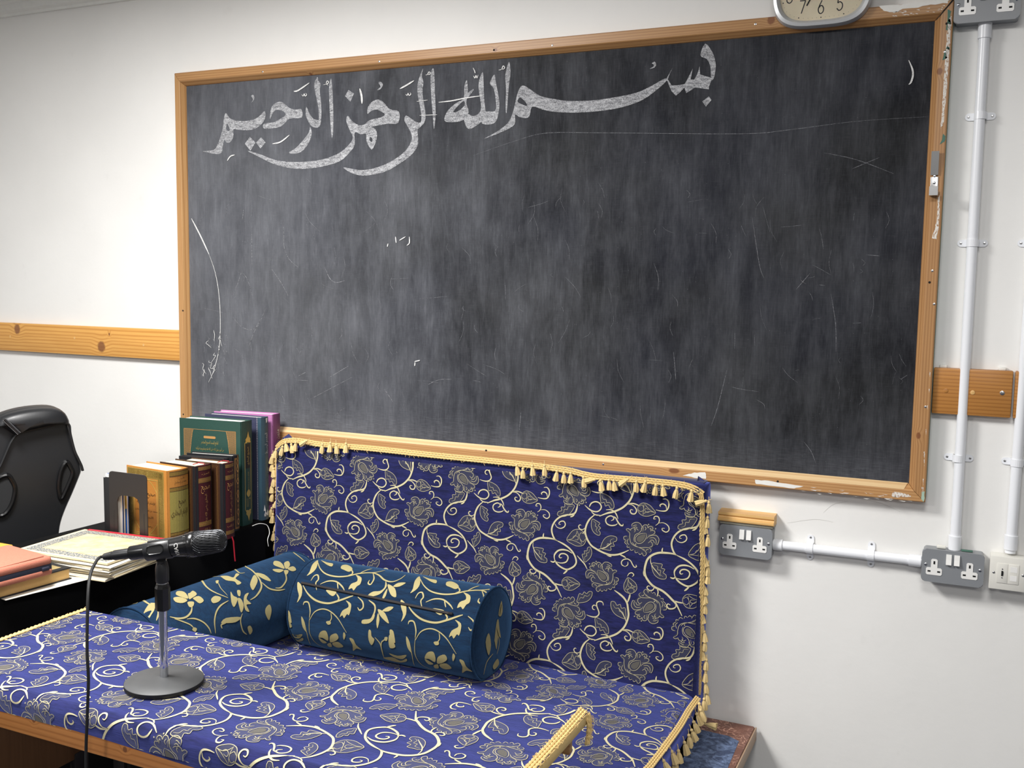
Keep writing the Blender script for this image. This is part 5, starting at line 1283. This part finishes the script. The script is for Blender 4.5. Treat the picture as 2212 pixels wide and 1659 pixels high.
Book('small_book', 'plain dark hardback with cream pages between the maroon and patterned books', (386, 984.4), (486, 991), (500, 988), -2.095, 'black_leather', None, thick=.022)
r1b = red_book((345, 997), (422, 1007.8), (454.3, 999), -2.080, 'maroon hardback with gilt bands standing behind the thick golden book', .064, 0)
b = Book('small_book', 'thick golden brown hardback with gilt borders and an olive spine label', (273.1, 1004.0), (361.9, 1017.8), (400.8, 1007.9), -2.112, 'gold_leather', thick=.076, rnd_=.008)
W, H = b.w, b.h
def rectband(i0, i1, fl): 
    for q in ([(i0, i0), (W - i0 - .012, i0), (W - i0 - .012, i0 + i1 - i0), (i0, i1)], [(i0, H - i1), (W - i0 - .012, H - i1), (W - i0 - .012, H - i0), (i0, H - i0)], [(i0, i1), (i1, i1), (i1, H - i1), (i0, H - i1)], [(W - .012 - i1, i1), (W - .012 - i0, i1), (W - .012 - i0, H - i1), (W - .012 - i1, H - i1)]): fl.fill(q)
fl = Flat(); rectband(.006, .029, fl); b.cover_ink(fl, 'dark_gold_band', 'cover_border')
fl = Flat(); rectband(.005, .007, fl); rectband(.028, .030, fl); rectband(.034, .036, fl)
for k in range(45):
    for side in (0, 1):
        x = .0175 if side == 0 else W - .012 - .0175; z_ = .012 + k * (H - .024) / 45
        fl.ribbon([(x - .0075, z_), (x + .0075, z_ + (H - .024) / 45)], .0016, 0, 1); fl.ribbon([(x + .0075, z_), (x - .0075, z_ + (H - .024) / 45)], .0016, 0, 1)
for k in range(30):
    for z_ in (.0175, H - .0175):
        x = .012 + k * (W - .036) / 30; fl.ribbon([(x, z_ - .0075), (x + (W - .036) / 30, z_ + .0075)], .0016, 0, 1); fl.ribbon([(x, z_ + .0075), (x + (W - .036) / 30, z_ - .0075)], .0016, 0, 1)
for sx, sz in ((0, 0), (0, 1), (1, 0), (1, 1)):
    x = .036 if sx == 0 else W - .048; z_ = .036 if sz == 0 else H - .036; dx = .034 * (1 - 2 * sx); dz_ = .034 * (1 - 2 * sz)
    fl.ribbon([(x + dx, z_), (x + dx * .45, z_ + dz_ * .45), (x, z_ + dz_)], .002, 0, 3)
o = FlatO = fl; o = b.cover_ink(fl, 'bright_gold_foil', 'cover_gilding'); o['kind'] = 'stuff'
cxm = (W - .012) / 2
for txt, w_, h_, z_ in (('صحيح البخاري', .085, .022, H * .66), ('للإمام أبي عبد الله', .08, .012, H * .55), ('محمد بن إسماعيل البخاري', .1, .009, H * .45), ('الجعفي', .06, .011, H * .36), ('رحمه الله', .05, .01, H * .25)):
    b.cover_ink(AT(txt, width=w_, height=h_).map(lambda p: Vector((p.x + cxm, p.y + z_))), 'dark_ink', 'cover_title')
for z0_, z1_ in ((.93, .975), (.735, .775), (.17, .20)):
    b.band(H * z0_, H * z1_, 'dark_gold_band', .06, 1); b.band(H * z0_ - .002, H * z0_, 'dark_ink', .06, 1, 'spine_rule'); b.band(H * z1_, H * z1_ + .002, 'dark_ink', .06, 1, 'spine_rule')
b.band(H * .205, H * .73, 'olive_label', .06, 1)
b.spine_text(AT('صحيح', width=.03, height=.022), .6, H * .56, 'dark_ink'); b.spine_text(AT('الإمام البخاري', width=.062, height=.026), .5, H * .44, 'dark_ink')
b.spine_text(AT('تأليف', width=.026, height=.006), .6, H * .885, 'dark_ink'); b.spine_text(AT('محمد بن إسماعيل', width=.046, height=.009), .55, H * .84, 'dark_ink')
gold = b
# thin booklets caught behind the bookend
plain('blue_cover', (30, 88, 168), .4); plain('yellow_cover', (222, 176, 40), .45); plain('black_card', (24, 25, 27), .5)
for k, (lab, cov, y, pl_, pr_, zt) in enumerate((('thin black booklet sticking out past the metal bookend', 'black_card', -.609, 227, 252, .945), ('thin blue and white booklet held by the metal bookend', 'blue_cover', -.600, 232, 263.5, .955), ('thin black booklet with white pages seen through the bookend arch', 'black_card', -.591, 238, 269, .93), ('thin blue and yellow booklet beside the golden hardback', 'blue_cover', -.582, 242, 275.5, .935))):
    xl, xr = PY(pl_, 1090, y).x, PY(pr_, 1090, y).x
    t = thing('booklet', ((xl + xr) / 2, y, DT), lab, 'booklet')
    MB().box((xl, y - .004, DT), (xr, y - .003, zt), .0004).build('front_cover', cov if k != 1 else 'white_pages', t)
    MB().box((xl + .002, y - .003, DT + .001), (xr - .001, y + .003, zt - .002), .0004).build('pages', 'white_pages', t)
    MB().box((xl, y + .003, DT), (xr, y + .004, zt), .0004).build('back_cover', cov, t)
    if k == 3: MB().box((xl, y - .0046, zt - .085), (xr, y - .0041, zt), .0002).build('cover_stripe', 'yellow_cover', t)
# steel bookend
plain('bookend_steel', (62, 58, 56), .34, .55, var=.04, scale=120)
be = thing('bookend', (-2.19, -.645, DT), 'dark metal bookend with an arched cut-out in front of the books', 'bookend')
p1 = PX(317.8, 1027, -2.142); ul = PZ(235.9, 1016.7, p1.z); wbe = (p1 - ul).length; hb_ = p1.z - DT
aw = wbe * .21; y_b = p1.y
prof = [(0, .0), (0, hb_ - .012)] + [(.012 - .012 * math.cos(a), hb_ - .012 + .012 * math.sin(a)) for a in (math.pi / 6, math.pi / 3, math.pi / 2)] + [(wbe - .012 + .012 * math.sin(a), hb_ - .012 + .012 * math.cos(a)) for a in (0, math.pi / 6, math.pi / 3, math.pi / 2)] + [(wbe, 0), (wbe - aw, 0)]
hA = hb_ * .70
prof += [(wbe - aw, hA - .02), (wbe - aw - .006, hA - .006), (wbe - aw - .02, hA), (aw + .02, hA), (aw + .006, hA - .006), (aw, hA - .02), (aw, 0)]
u_ = (p1 - ul).normalized(); bw = u_.cross(Vector((0, 0, 1)))
pl = MB().prism(prof, Vector((ul.x, ul.y, DT)), u_, (0, 0, 1), bw, 0, .0022).build('plate', 'bookend_steel', be)
for x in (aw * .5, wbe - aw * .45):
    MB().box((-.0018, -.0012, 0), (.0018, .003, hb_ * .5), .001, Matrix.Translation(Vector((ul.x, ul.y, DT)) + u_ * x + bw * .002) @ frame_z((0, 0, 0), (0, 0, 1), u_)).build('rib', 'bookend_steel', pl)
tongue = [(aw, 0), (wbe - aw, 0), (wbe - aw, .022), (aw, .022)]
MB().prism(tongue, Vector((ul.x, ul.y, DT + .0004)), u_, -bw, (0, 0, 1), 0, .0012).build('foot_plate', 'bookend_steel', be)
# frayed white string by the books
st = [PX(545, 1136, -2.03), PX(560, 1131, -2.025), PX(574, 1133, -2.02), PX(580, 1140, -2.015), PX(582, 1152, -2.01), PX(578, 1166, -2.008), PX(580, 1180, -2.008)]
for q in st: q.z = max(q.z, .60)
tag(MB().tube(catmull(st, 5), .0011, 5).build('loose_string', 'white_paint'), 'frayed white string dangling over the desk edge beside the tall books', 'string')

# ================================================================== papers, book and pouch on the desk
t = NT('old_paper'); a_ = t.noise(30, 4, .6)
t.P(Base_Color=t.mix(t.mr(a_, .35, .7), srgb(220, 200, 158), srgb(206, 176, 124)), Roughness=.8)
t = NT('border_print'); vz = t.n('TexVoronoi', {'Vector': t.co, 'Scale': 260}).outputs['Distance']
t.P(Base_Color=t.mix(t.mr(vz, .25, .5), srgb(206, 196, 168), srgb(104, 108, 112)), Roughness=.75)
plain('sheet_white', (226, 222, 210), .8, var=.04); plain('sheet_cream', (214, 200, 166), .8, var=.06); plain('red_tape', (196, 40, 56), .5, var=.2, scale=60); plain('sheet_grey', (196, 190, 176), .8)
sheet = MB().add([(-2.124, -1.115, DT + .0006), (-2.082, -.885, DT + .0006), (-2.30, -.845, DT + .0006), (-2.345, -1.075, DT + .0006), (-2.124, -1.115, DT + .0016), (-2.082, -.885, DT + .0016), (-2.30, -.845, DT + .0016), (-2.345, -1.075, DT + .0016)], [(0, 1, 2, 3), (4, 5, 6, 7), (0, 1, 5, 4), (1, 2, 6, 5), (2, 3, 7, 6), (3, 0, 4, 7)]).build('paper_sheet', 'sheet_white')
tag(sheet, 'loose white paper sheet lying under the dark book on the black desk', 'paper')
sheet2 = MB().add([(-2.045, -.70, DT + .0006), (-2.075, -.875, DT + .0006), (-2.36, -.86, DT + .0006), (-2.35, -.67, DT + .0006), (-2.045, -.70, DT + .0018), (-2.075, -.875, DT + .0018), (-2.36, -.86, DT + .0018), (-2.35, -.67, DT + .0018)], [(0, 1, 2, 3), (4, 5, 6, 7), (0, 1, 5, 4), (1, 2, 6, 5), (2, 3, 7, 6), (3, 0, 4, 7)])
ZS = .790
cs_ = [PZ(183, 1143, ZS), PZ(371, 1166, ZS), PZ(232, 1217, ZS), PZ(38, 1186, ZS)]    # far left, far right, near right, near left
ps = thing('document_stack', (-2.2, -.76, DT), 'thick stack of worn papers under an ornate bordered cover on the black desk', 'papers')
ctr = sum(cs_, Vector()) / 4; rr = random.Random(8); N = 16
for k in range(N):
    z0 = DT + .002 + (ZS - DT - .004) * k / N; z1 = z0 + (ZS - DT - .004) / N * .8
    ang = rr.uniform(-.06, .06) if k < N - 1 else 0; sc_ = 1.0 + (rr.uniform(-.06, .05) if k < N - 1 else 0); off = Vector((rr.uniform(-.006, .012), rr.uniform(-.012, .006), 0)) if k < N - 1 else Vector()
    poly = []
    for i in range(4):
        a, c = cs_[i], cs_[(i + 1) % 4]
        for j in range(7):
            q = a.lerp(c, j / 7) - ctr; q = Matrix.Rotation(ang, 3, 'Z') @ q * sc_
            q += Vector((rr.uniform(-.003, .003), rr.uniform(-.003, .003), 0)) * (1 if j else .3)
            poly.append((ctr.x + off.x + q.x, ctr.y + off.y + q.y))
    MB().prism(poly, (0, 0, 0), (1, 0, 0), (0, 1, 0), (0, 0, 1), z0, z1).build('sheet', ('sheet_cream', 'sheet_white', 'sheet_grey', 'sheet_cream')[k % 4], ps)
def qin(f0, f1): # inset quad ring
    return [cs_[0].lerp(cs_[2], f) for f in ()]
def inset(f): return [c + (ctr - c) * f for c in cs_]
def topface(nm, loops, mat, z):
    fl = Flat().fill(loops if len(loops) > 1 else loops[0]); return fl.lay(nm, mat, ps, lambda a, b: (a, b, z))
xy = lambda L: [(p.x, p.y) for p in L]
tp = MB().prism(xy(cs_), (0, 0, 0), (1, 0, 0), (0, 1, 0), (0, 0, 1), ZS - .003, ZS).build('ornate_cover', 'sheet_cream', ps)
topface('border_ornament', [xy(inset(.09)), xy(inset(.30))[::-1]], 'border_print', ZS + .0006)
topface('title_panel', [xy(inset(.32))], 'old_paper', ZS + .0007)
e0, e1 = cs_[0], cs_[1]; dn = (cs_[3] - cs_[0]).normalized()
e0 = e0 + (e1 - e0) * .05
MB().add([e0 + dn * .009 + Vector((0, 0, .0012)), e1 + dn * .009 + Vector((0, 0, .0012)), e1 - dn * .003 + Vector((0, 0, .0014)), e0 - dn * .003 + Vector((0, 0, .0014)), e1 - dn * .004 - Vector((0, 0, .02)), e0 - dn * .004 - Vector((0, 0, .02))], [(0, 1, 2, 3), (3, 2, 4, 5)]).build('red_binding', 'red_tape', ps)
for k in range(9):
    q = cs_[2].lerp(cs_[1], rr.uniform(.02, .9)); q = q + Vector((.004, -.002, -rr.uniform(.004, .036))); d = (cs_[1] - cs_[2]).normalized()
    MB().add([q, q + d * rr.uniform(.02, .05), q + d * .03 + Vector((rr.uniform(.004, .014), -.004, -.003)), q + Vector((.01, -.006, -.004))], [(0, 1, 2, 3)]).build('torn_sheet', 'sheet_white', ps)
# book lying flat
plain('dark_print', (52, 54, 62), .4, var=.3, scale=60); plain('page_tan', (196, 158, 98), .7, var=.15, scale=500); plain('cover_gilt', (150, 132, 88), .45, var=.5, scale=120)
lb_ = thing('flat_book', (-2.21, -1.02, DT), 'dark hardback with tan page edges lying under the coral pouch', 'book')
A_, B_, Wd = Vector((-2.127, -.918, 0)), Vector((-2.147, -1.12, 0)), Vector((-.165, .016, 0))
def lay_slab(nm, g, z0, z1, mat, par):
    d = (B_ - A_).normalized(); w_ = Wd.normalized()
    q = [A_ - d * g - w_ * g, B_ + d * g - w_ * g, B_ + Wd + d * g, A_ + Wd - d * g]
    return MB().prism([(p.x, p.y) for p in q], (0, 0, 0), (1, 0, 0), (0, 1, 0), (0, 0, 1), z0, z1, bev=.0008).build(nm, mat, par)
lay_slab('lower_cover', .003, DT + .002, DT + .005, 'black_leather', lb_); lay_slab('pages', -.001, DT + .005, DT + .031, 'page_tan', lb_); uc = lay_slab('upper_cover', .003, DT + .031, DT + .0345, 'black_leather', lb_)
lay_slab('cover_panel', -.014, DT + .0343, DT + .035, 'cover_gilt', uc)
# coral zip pouch
t = NT('coral_canvas'); wv = t.noise(300, 2); t.P(Base_Color=t.mix(wv, srgb(168, 98, 78), srgb(192, 122, 100)), Roughness=.85); t.bump(wv, .3, .001)
plain('navy_zip', (34, 38, 54), .6)
pc = thing('zip_pouch', (-2.22, -1.10, DT + .035), 'coral canvas zip pouch lying on the flat dark book', 'pouch')
z0 = DT + .0355
Mp = Matrix.Translation((-2.213, -1.095, z0)) @ Matrix.Rotation(math.radians(-6), 4, 'Z')
def pouch_layer(za, zb, g, mat, nm, bev):
    bm = bmesh.new(); bmesh.ops.create_cube(bm, size=1)
    for v in bm.verts:
        v.co = Vector((v.co.x * (.185 - g), v.co.y * (.24 - g), za + (v.co.z + .5) * (zb - za)))
        if v.co.z > .03 and v.co.x > 0: v.co.z -= .004
    bmesh.ops.bevel(bm, geom=list(bm.edges), offset=bev, segments=4, profile=.5, affect='EDGES')
    return MB().bm(bm, Mp, True).build(nm, mat, pc)
pouch_layer(0, .018, 0, 'coral_canvas', 'lower_panel', .007); pouch_layer(.013, .029, .003, 'navy_zip', 'zip_tape', .003); up = pouch_layer(.026, .053, 0, 'coral_canvas', 'upper_panel', .0095)
MB().tube([Mp @ Vector(p) for p in ((.084, .10, .0515), (.084, -.10, .0475))], .0012, 6).build('seam', 'coral_canvas', up)
MB().box((.088, .088, .015), (.097, .108, .024), .002, Mp).build('zip_slider', 'navy_zip', pc)
# orange folder behind the pouch
of = PZ(22, 1178, .80)
tag(MB().box((of.x - .16, of.y - .05, DT + .002), (of.x, of.y + .01, .80), .004, None).build('orange_notebook', plain('orange_card', (226, 160, 62), .6).m), 'small orange notebook mostly hidden behind the coral pouch', 'notebook')

# ================================================================== microphone on its stand
SX, SY = -1.490, -1.243
plain('base_grey', (76, 77, 78), .55, var=.08, scale=60, bump=.15); plain('rubber_black', (20, 20, 21), .6); plain('gloss_black', (18, 18, 19), .25); plain('satin_black', (28, 28, 30), .38)
ms = thing('microphone_stand', (SX, SY, TZ), 'desktop microphone stand with round grey base and chrome tube on the covered table', 'stand')
z = TZ + .0022
MB().lathe([(.0785, z), (.080, z + .002), (.080, z + .009)], Matrix.Translation((SX, SY, 0)), 64).build('base_rim', 'rubber_black', ms)
MB().lathe([(.0795, z + .009), (.078, z + .0105), (.045, z + .013), (.016, z + .016), (.012, z + .017)], Matrix.Translation((SX, SY, 0)), 64).build('base', 'base_grey', ms)
MB().lathe([(.0085, z + .014), (.0085, .862)], Matrix.Translation((SX, SY, 0)), 32).build('tube', 'chrome', ms)
MB().lathe([(.0125, .852), (.0155, .854), (.0155, .862)] + [(.0155, .90), (.013, .906), (.0125, .909)], Matrix.Translation((SX, SY, 0)), 8, False).build('clutch_grip', 'gloss_black', ms)
MB().lathe([(.0105, .908), (.0105, .9115)], Matrix.Translation((SX, SY, 0)), 24).build('thread_ring', 'steel', ms)
MB().lathe([(.012, .9115), (.0135, .915), (.0135, .942), (.0115, .952), (.0095, .958)], Matrix.Translation((SX, SY, 0)), 24).build('clip_socket', 'satin_black', ms)
tail, head = PY(222, 1203, -1.30), PY(487, 1166, -1.20)
ax = (head - tail).normalized(); Lm = (head - tail).length
upv = (Vector((0, 0, 1)) - ax * ax.z).normalized(); sdv = ax.cross(upv)
M = frame_z(tail, ax, upv)
sc0 = (Vector((SX, SY, .98)) - tail).dot(ax)
# clip
ring = MB(); n = 28; prof = [(.0200, sc0 - .027), (.0214, sc0 - .025), (.0222, sc0 + .026), (.0208, sc0 + .028)]
vs = []
for r_, h_ in prof + [(r_ - .003, h_) for r_, h_ in reversed(prof)]:
    for k in range(n):
        a = math.radians(35 + 290 * k / (n - 1)); vs.append(M @ Vector((r_ * math.cos(a), r_ * math.sin(a), h_)))
m_ = 8; fs = [(i * n + k, i * n + k + 1, ((i + 1) % m_) * n + k + 1, ((i + 1) % m_) * n + k) for i in range(m_) for k in range(n - 1)]
fs += [tuple(i * n for i in range(m_)), tuple(i * n + n - 1 for i in range(m_))]
clp = ring.add(vs, fs, True).build('clip', 'satin_black', ms)
sw0 = M @ Vector((-.0205, 0, sc0))
MB().tube([Vector((SX, SY, .950)), (Vector((SX, SY, .957)) + sw0) / 2 , sw0], [.0088, .0085, .010], 14).build('swivel', 'satin_black', ms)
MB().cyl(Vector((SX, SY, .952)) + sdv * -.011, Vector((SX, SY, .952)) + sdv * .011, .0052, 14).build('swivel_bolt', 'satin_black', ms)
# dark window in the clip facing the camera
cdir = (CAM - (M @ Vector((0, 0, sc0)))).normalized(); cdir = (cdir - ax * cdir.dot(ax)).normalized(); cup = ax.cross(cdir)
MB().prism(rrect(.032, .016, .006, 4), M @ Vector((0, 0, sc0)), ax, -cup, cdir, .0185, .0226).build('clip_window', 'black_hole', clp)
wr = [M @ Vector((0, 0, sc0)) + ax * a_ - cup * b_ + cdir * .0224 for a_, b_ in rrect(.034, .018, .007, 4)]
MB().tube(wr + wr[:1], .0013, 6, False).build('window_rim', 'gloss_black', clp)
mic = thing('microphone', M @ Vector((0, 0, sc0)) - Vector((0, 0, .02)), 'black handheld microphone with a wire grille resting in the stand clip', 'microphone')
c0 = .058
RM = 1.16
MB().lathe([(r_ * RM, h_) for r_, h_ in [(.0118, c0), (.0125, c0 + .002), (.0135, sc0 - .02), (.0155, sc0 + .02), (.0172, sc0 + .034), (.0195, sc0 + .055), (.0215, sc0 + .068)]], M, 32).build('body', 'gloss_black', mic)
g0 = sc0 + .066
MB().lathe([(r_ * RM, h_) for r_, h_ in [(.0218, g0), (.0228, g0 + .003), (.0228, g0 + .011), (.0218, g0 + .013)]], M, 40).build('grille_collar', 'gloss_black', mic)
tipm = Lm
gp = [(r_ * RM, h_) for r_, h_ in [(.0212, g0 + .012), (.0222, g0 + .018), (.0215, g0 + .028), (.0195, tipm - .012), (.0150, tipm - .004), (.0085, tipm), (.002, tipm + .0015)]]
MB().lathe([(r_ * .95, h_) for r_, h_ in gp], M, 32).build('grille_foam', 'black_card', mic)
gm = MB(); gc = catmull([Vector((r_, h_, 0)) for r_, h_ in gp], 3)
for k in range(26):
    for sg in (1, -1):
        pts = [M @ Vector((q.x * math.cos(2 * math.pi * k / 26 + sg * i * .09), q.x * math.sin(2 * math.pi * k / 26 + sg * i * .09), q.y)) for i, q in enumerate(gc)]
        gm.tube(pts, .0006, 4, False)
o = gm.build('grille_mesh', plain('grille_wire', (70, 71, 74), .35, .8).m, mic); o['kind'] = 'stuff'
gm = MB()
for k in range(30):
    for j in (0, 1): gm.cyl(M @ Vector((.0222 * RM * math.cos(k * math.pi / 15), .0222 * RM * math.sin(k * math.pi / 15), g0 - .006 + j * .003)), M @ Vector((.0232 * RM * math.cos(k * math.pi / 15), .0232 * RM * math.sin(k * math.pi / 15), g0 - .006 + j * .003)), .0009, 5)
o = gm.build('knurl', 'gloss_black', mic); o['kind'] = 'stuff'
lab = text_flat('CARV', width=.024, height=.0085)
th0 = math.atan2(cdir.dot(M.col[1].xyz), cdir.dot(M.col[0].xyz))
def on_body(a, b, h):
    hh = sc0 + .044 + b; r_ = (.0172 + (hh - sc0 - .034) / .021 * .0023) * RM + h; t_ = th0 + .55 - a / .0185 if False else th0 - a / .0185
    return M @ Vector((r_ * math.cos(t_), r_ * math.sin(t_), hh))
sg_ = 1 if (ax.cross(cdir)).z < 0 else -1
lab.lay('brand_lettering', 'white_paint', mic, lambda a, b: on_body(-a * sg_ - .006, -b, .0006))
pg = MB().lathe([(.0062, .002), (.0085, .020), (.0105, .026), (.0108, c0 + .004)], M, 24).build('plug', 'satin_black', mic)
for k in range(6): MB().lathe([(.0068 + k * .0004, .0035 + k * .0028), (.0072 + k * .0004, .0045 + k * .0028), (.0068 + k * .0004, .0055 + k * .0028)], M, 16, True, False).build('strain_relief_rib', 'rubber_black', pg)
cb = [M @ Vector((0, 0, .008)), M @ Vector((0, 0, -.006)), PY(206, 1216, -1.345), PY(195, 1242, -1.385), PY(190, 1290, -1.415), PY(188, 1400, -1.432), PY(191, 1470, -1.435), PY(188, 1560, -1.436), PY(186, 1659, -1.436)]
low = cb[-1]; cb += [Vector((low.x - .004, low.y, .30)), Vector((low.x, low.y - .01, .05)), Vector((low.x + .05, low.y - .06, .006)), Vector((low.x + .3, low.y - .2, .006))]
tag(MB().tube(catmull(cb, 8), .0031, 8).build('microphone_cable', 'rubber_black'), 'thin black cable hanging from the microphone in front of the covered table', 'cable')

# ================================================================== gaming style office chair
t = NT('black_pu'); nn = t.noise(260, 3); t.P(Base_Color=t.mix(t.noise(3, 2), srgb(20, 21, 23), srgb(30, 31, 34)), Roughness=.42, Specular_IOR_Level=.5); t.bump(nn, .12, .001)
plain('mesh_cloth', (26, 27, 29), .8, var=.5, scale=900); plain('grey_thread', (150, 150, 152), .7)
nC = Vector((.88, -.475, 0)).normalized(); uC = Vector((-nC.y, nC.x, 0)); pC = Vector((-2.66, -.72, 1.0))
def CH(q, h=0.0):
    d = ray(q[0] * .18077, 860 + q[1] * .18077); k = (pC - CAM).dot(nC) / d.dot(nC)
    return CAM + d * k + nC * h
def ch2(q): p = CH(q) - pC; return (p.dot(uC), p.z)
ch = thing('office_chair', (pC.x - .25, pC.y + .15, 0), 'black padded office chair with side cut-outs turned away behind the desk', 'chair')
outline = [(-330,520),(-150,330),(0,222),(200,152),(420,115),(620,108),(740,142),(800,210),(832,310),(852,430),(892,580),(950,690),(980,800),(988,870),(960,955),(880,1150),(800,1330),(740,1500),(715,1659),(690,1900),(600,2150),(300,2260),(-150,2300),(-330,2150),(-420,1800),(-470,1400),(-560,1150),(-600,950),(-560,800),(-420,650)]
o2 = catmull([Vector(ch2(q)) for q in outline], 3, True)
# padded shell: rings shrink towards front and back face
cen = Vector((sum(p.x for p in o2) / len(o2), sum(p.y for p in o2) / len(o2)))
mb = MB(); n = len(o2); vs = []
for sc_, h in ((.90, .0), (.955, -.002), (.985, -.010), (1.0, -.028), (1.0, -.07), (.97, -.105), (.9, -.125)):
    for p in o2:
        q = cen + (p - cen) * sc_; vs.append(pC + uC * q.x + Vector((0, 0, q.y)) + nC * h)
fs = [(i * n + k, i * n + (k + 1) % n, (i + 1) * n + (k + 1) % n, (i + 1) * n + k) for i in range(6) for k in range(n)]
mb.add(vs, fs, True)
for base, h in ((0, 0), (6 * n, -.125)):
    tri = tessellate_polygon([[Vector((p.x, p.y, 0)) for p in o2]]); mb.f += [tuple(base + i for i in t_) for t_ in tri]; mb.sm += [True] * len(tri)
mb.build('backrest', 'black_pu', ch)
roll = [(-60,330),(0,225),(200,155),(420,118),(620,112),(738,146),(798,214),(826,300),(760,296),(640,312),(500,345),(330,385),(215,415),(180,440),(110,400),(0,330)]
fl = Flat().fill([ch2(q) for q in roll], 2); r2_ = catmull([Vector(ch2(q)) for q in roll], 2, True); rc = sum(r2_, Vector((0, 0))) / len(r2_)
mb = MB(); n = len(r2_); vs = []
for sc_, h in ((1.0, -.012), (.99, .008), (.93, .020), (.75, .030), (.3, .036)):
    for p in r2_:
        q = rc + (p - rc) * sc_; vs.append(pC + uC * q.x + Vector((0, 0, q.y)) + nC * h)
mb.add(vs, [(i * n + k, i * n + (k + 1) % n, (i + 1) * n + (k + 1) % n, (i + 1) * n + k) for i in range(4) for k in range(n)] + [tuple(range(4 * n, 5 * n))], True).build('headrest_roll', 'black_pu', ch)
for pth in ([(180,442),(250,402),(500,342),(720,300),(812,312),(832,430),(880,620),(925,720),(962,800),(980,862)], [(-60,900),(0,800),(60,665),(120,530),(180,442)]):
    MB().tube([CH(q, .010) for q in catmull([Vector(q) for q in pth], 5)], .0042, 8).build('piping', 'black_pu', ch)
MB().tube([CH(q, .034) for q in ((20, 240), (80, 290), (140, 345), (195, 405))], .006, 8).build('seam_strap', 'black_pu', ch)
for off in (-14, 16):
    st_ = MB()
    for k in range(14):
        a = (20 + k * 13 + off, 240 + k * 12.2 - off * .8); st_.tube([CH(a, .039), CH((a[0] + 6, a[1] + 6), .039)], .0007, 4)
    o = st_.build('stitching', 'grey_thread', ch); o['kind'] = 'stuff'
for k, hole in enumerate(([(790,760),(845,835),(860,905),(800,1060),(730,1195),(705,1130),(698,1010),(730,850)], [(75,918),(140,980),(176,1090),(135,1265),(40,1388),(-70,1370),(-130,1180),(-60,990)])):
    hp = [Vector(q) for q in hole]
    Flat().fill([ch2(q) for q in hp], 4).lay('lumbar_opening', 'mesh_cloth' if k else 'black_hole', ch, lambda a, b: pC + uC * a + Vector((0, 0, b)) + nC * .0035)
    MB().tube([CH(q, .005) for q in catmull(hp, 5, True) + [hp[0]]], .007, 8, False).build('opening_rim', 'gloss_black', ch)
cb2 = pC - nC * .34
MB().box((-.25, -.25, .44), (.25, .25, .53), .03, Matrix.Translation((cb2.x, cb2.y, 0)) @ frame_z((0, 0, 0), (0, 0, 1), uC)).build('seat', 'black_pu', ch)
MB().cyl((cb2.x, cb2.y, .10), (cb2.x, cb2.y, .44), .028, 16).build('gas_lift', 'satin_black', ch)
for k in range(5):
    a = k * 2 * math.pi / 5; e = Vector((cb2.x + .28 * math.cos(a), cb2.y + .28 * math.sin(a), .065))
    MB().tube([(cb2.x, cb2.y, .11), e], [.026, .018], 8).build('base_leg', 'satin_black', ch)
    MB().cyl(e + Vector((-.012, 0, -.03)), e + Vector((.012, 0, -.03)), .035, 14).build('castor', 'satin_black', ch)
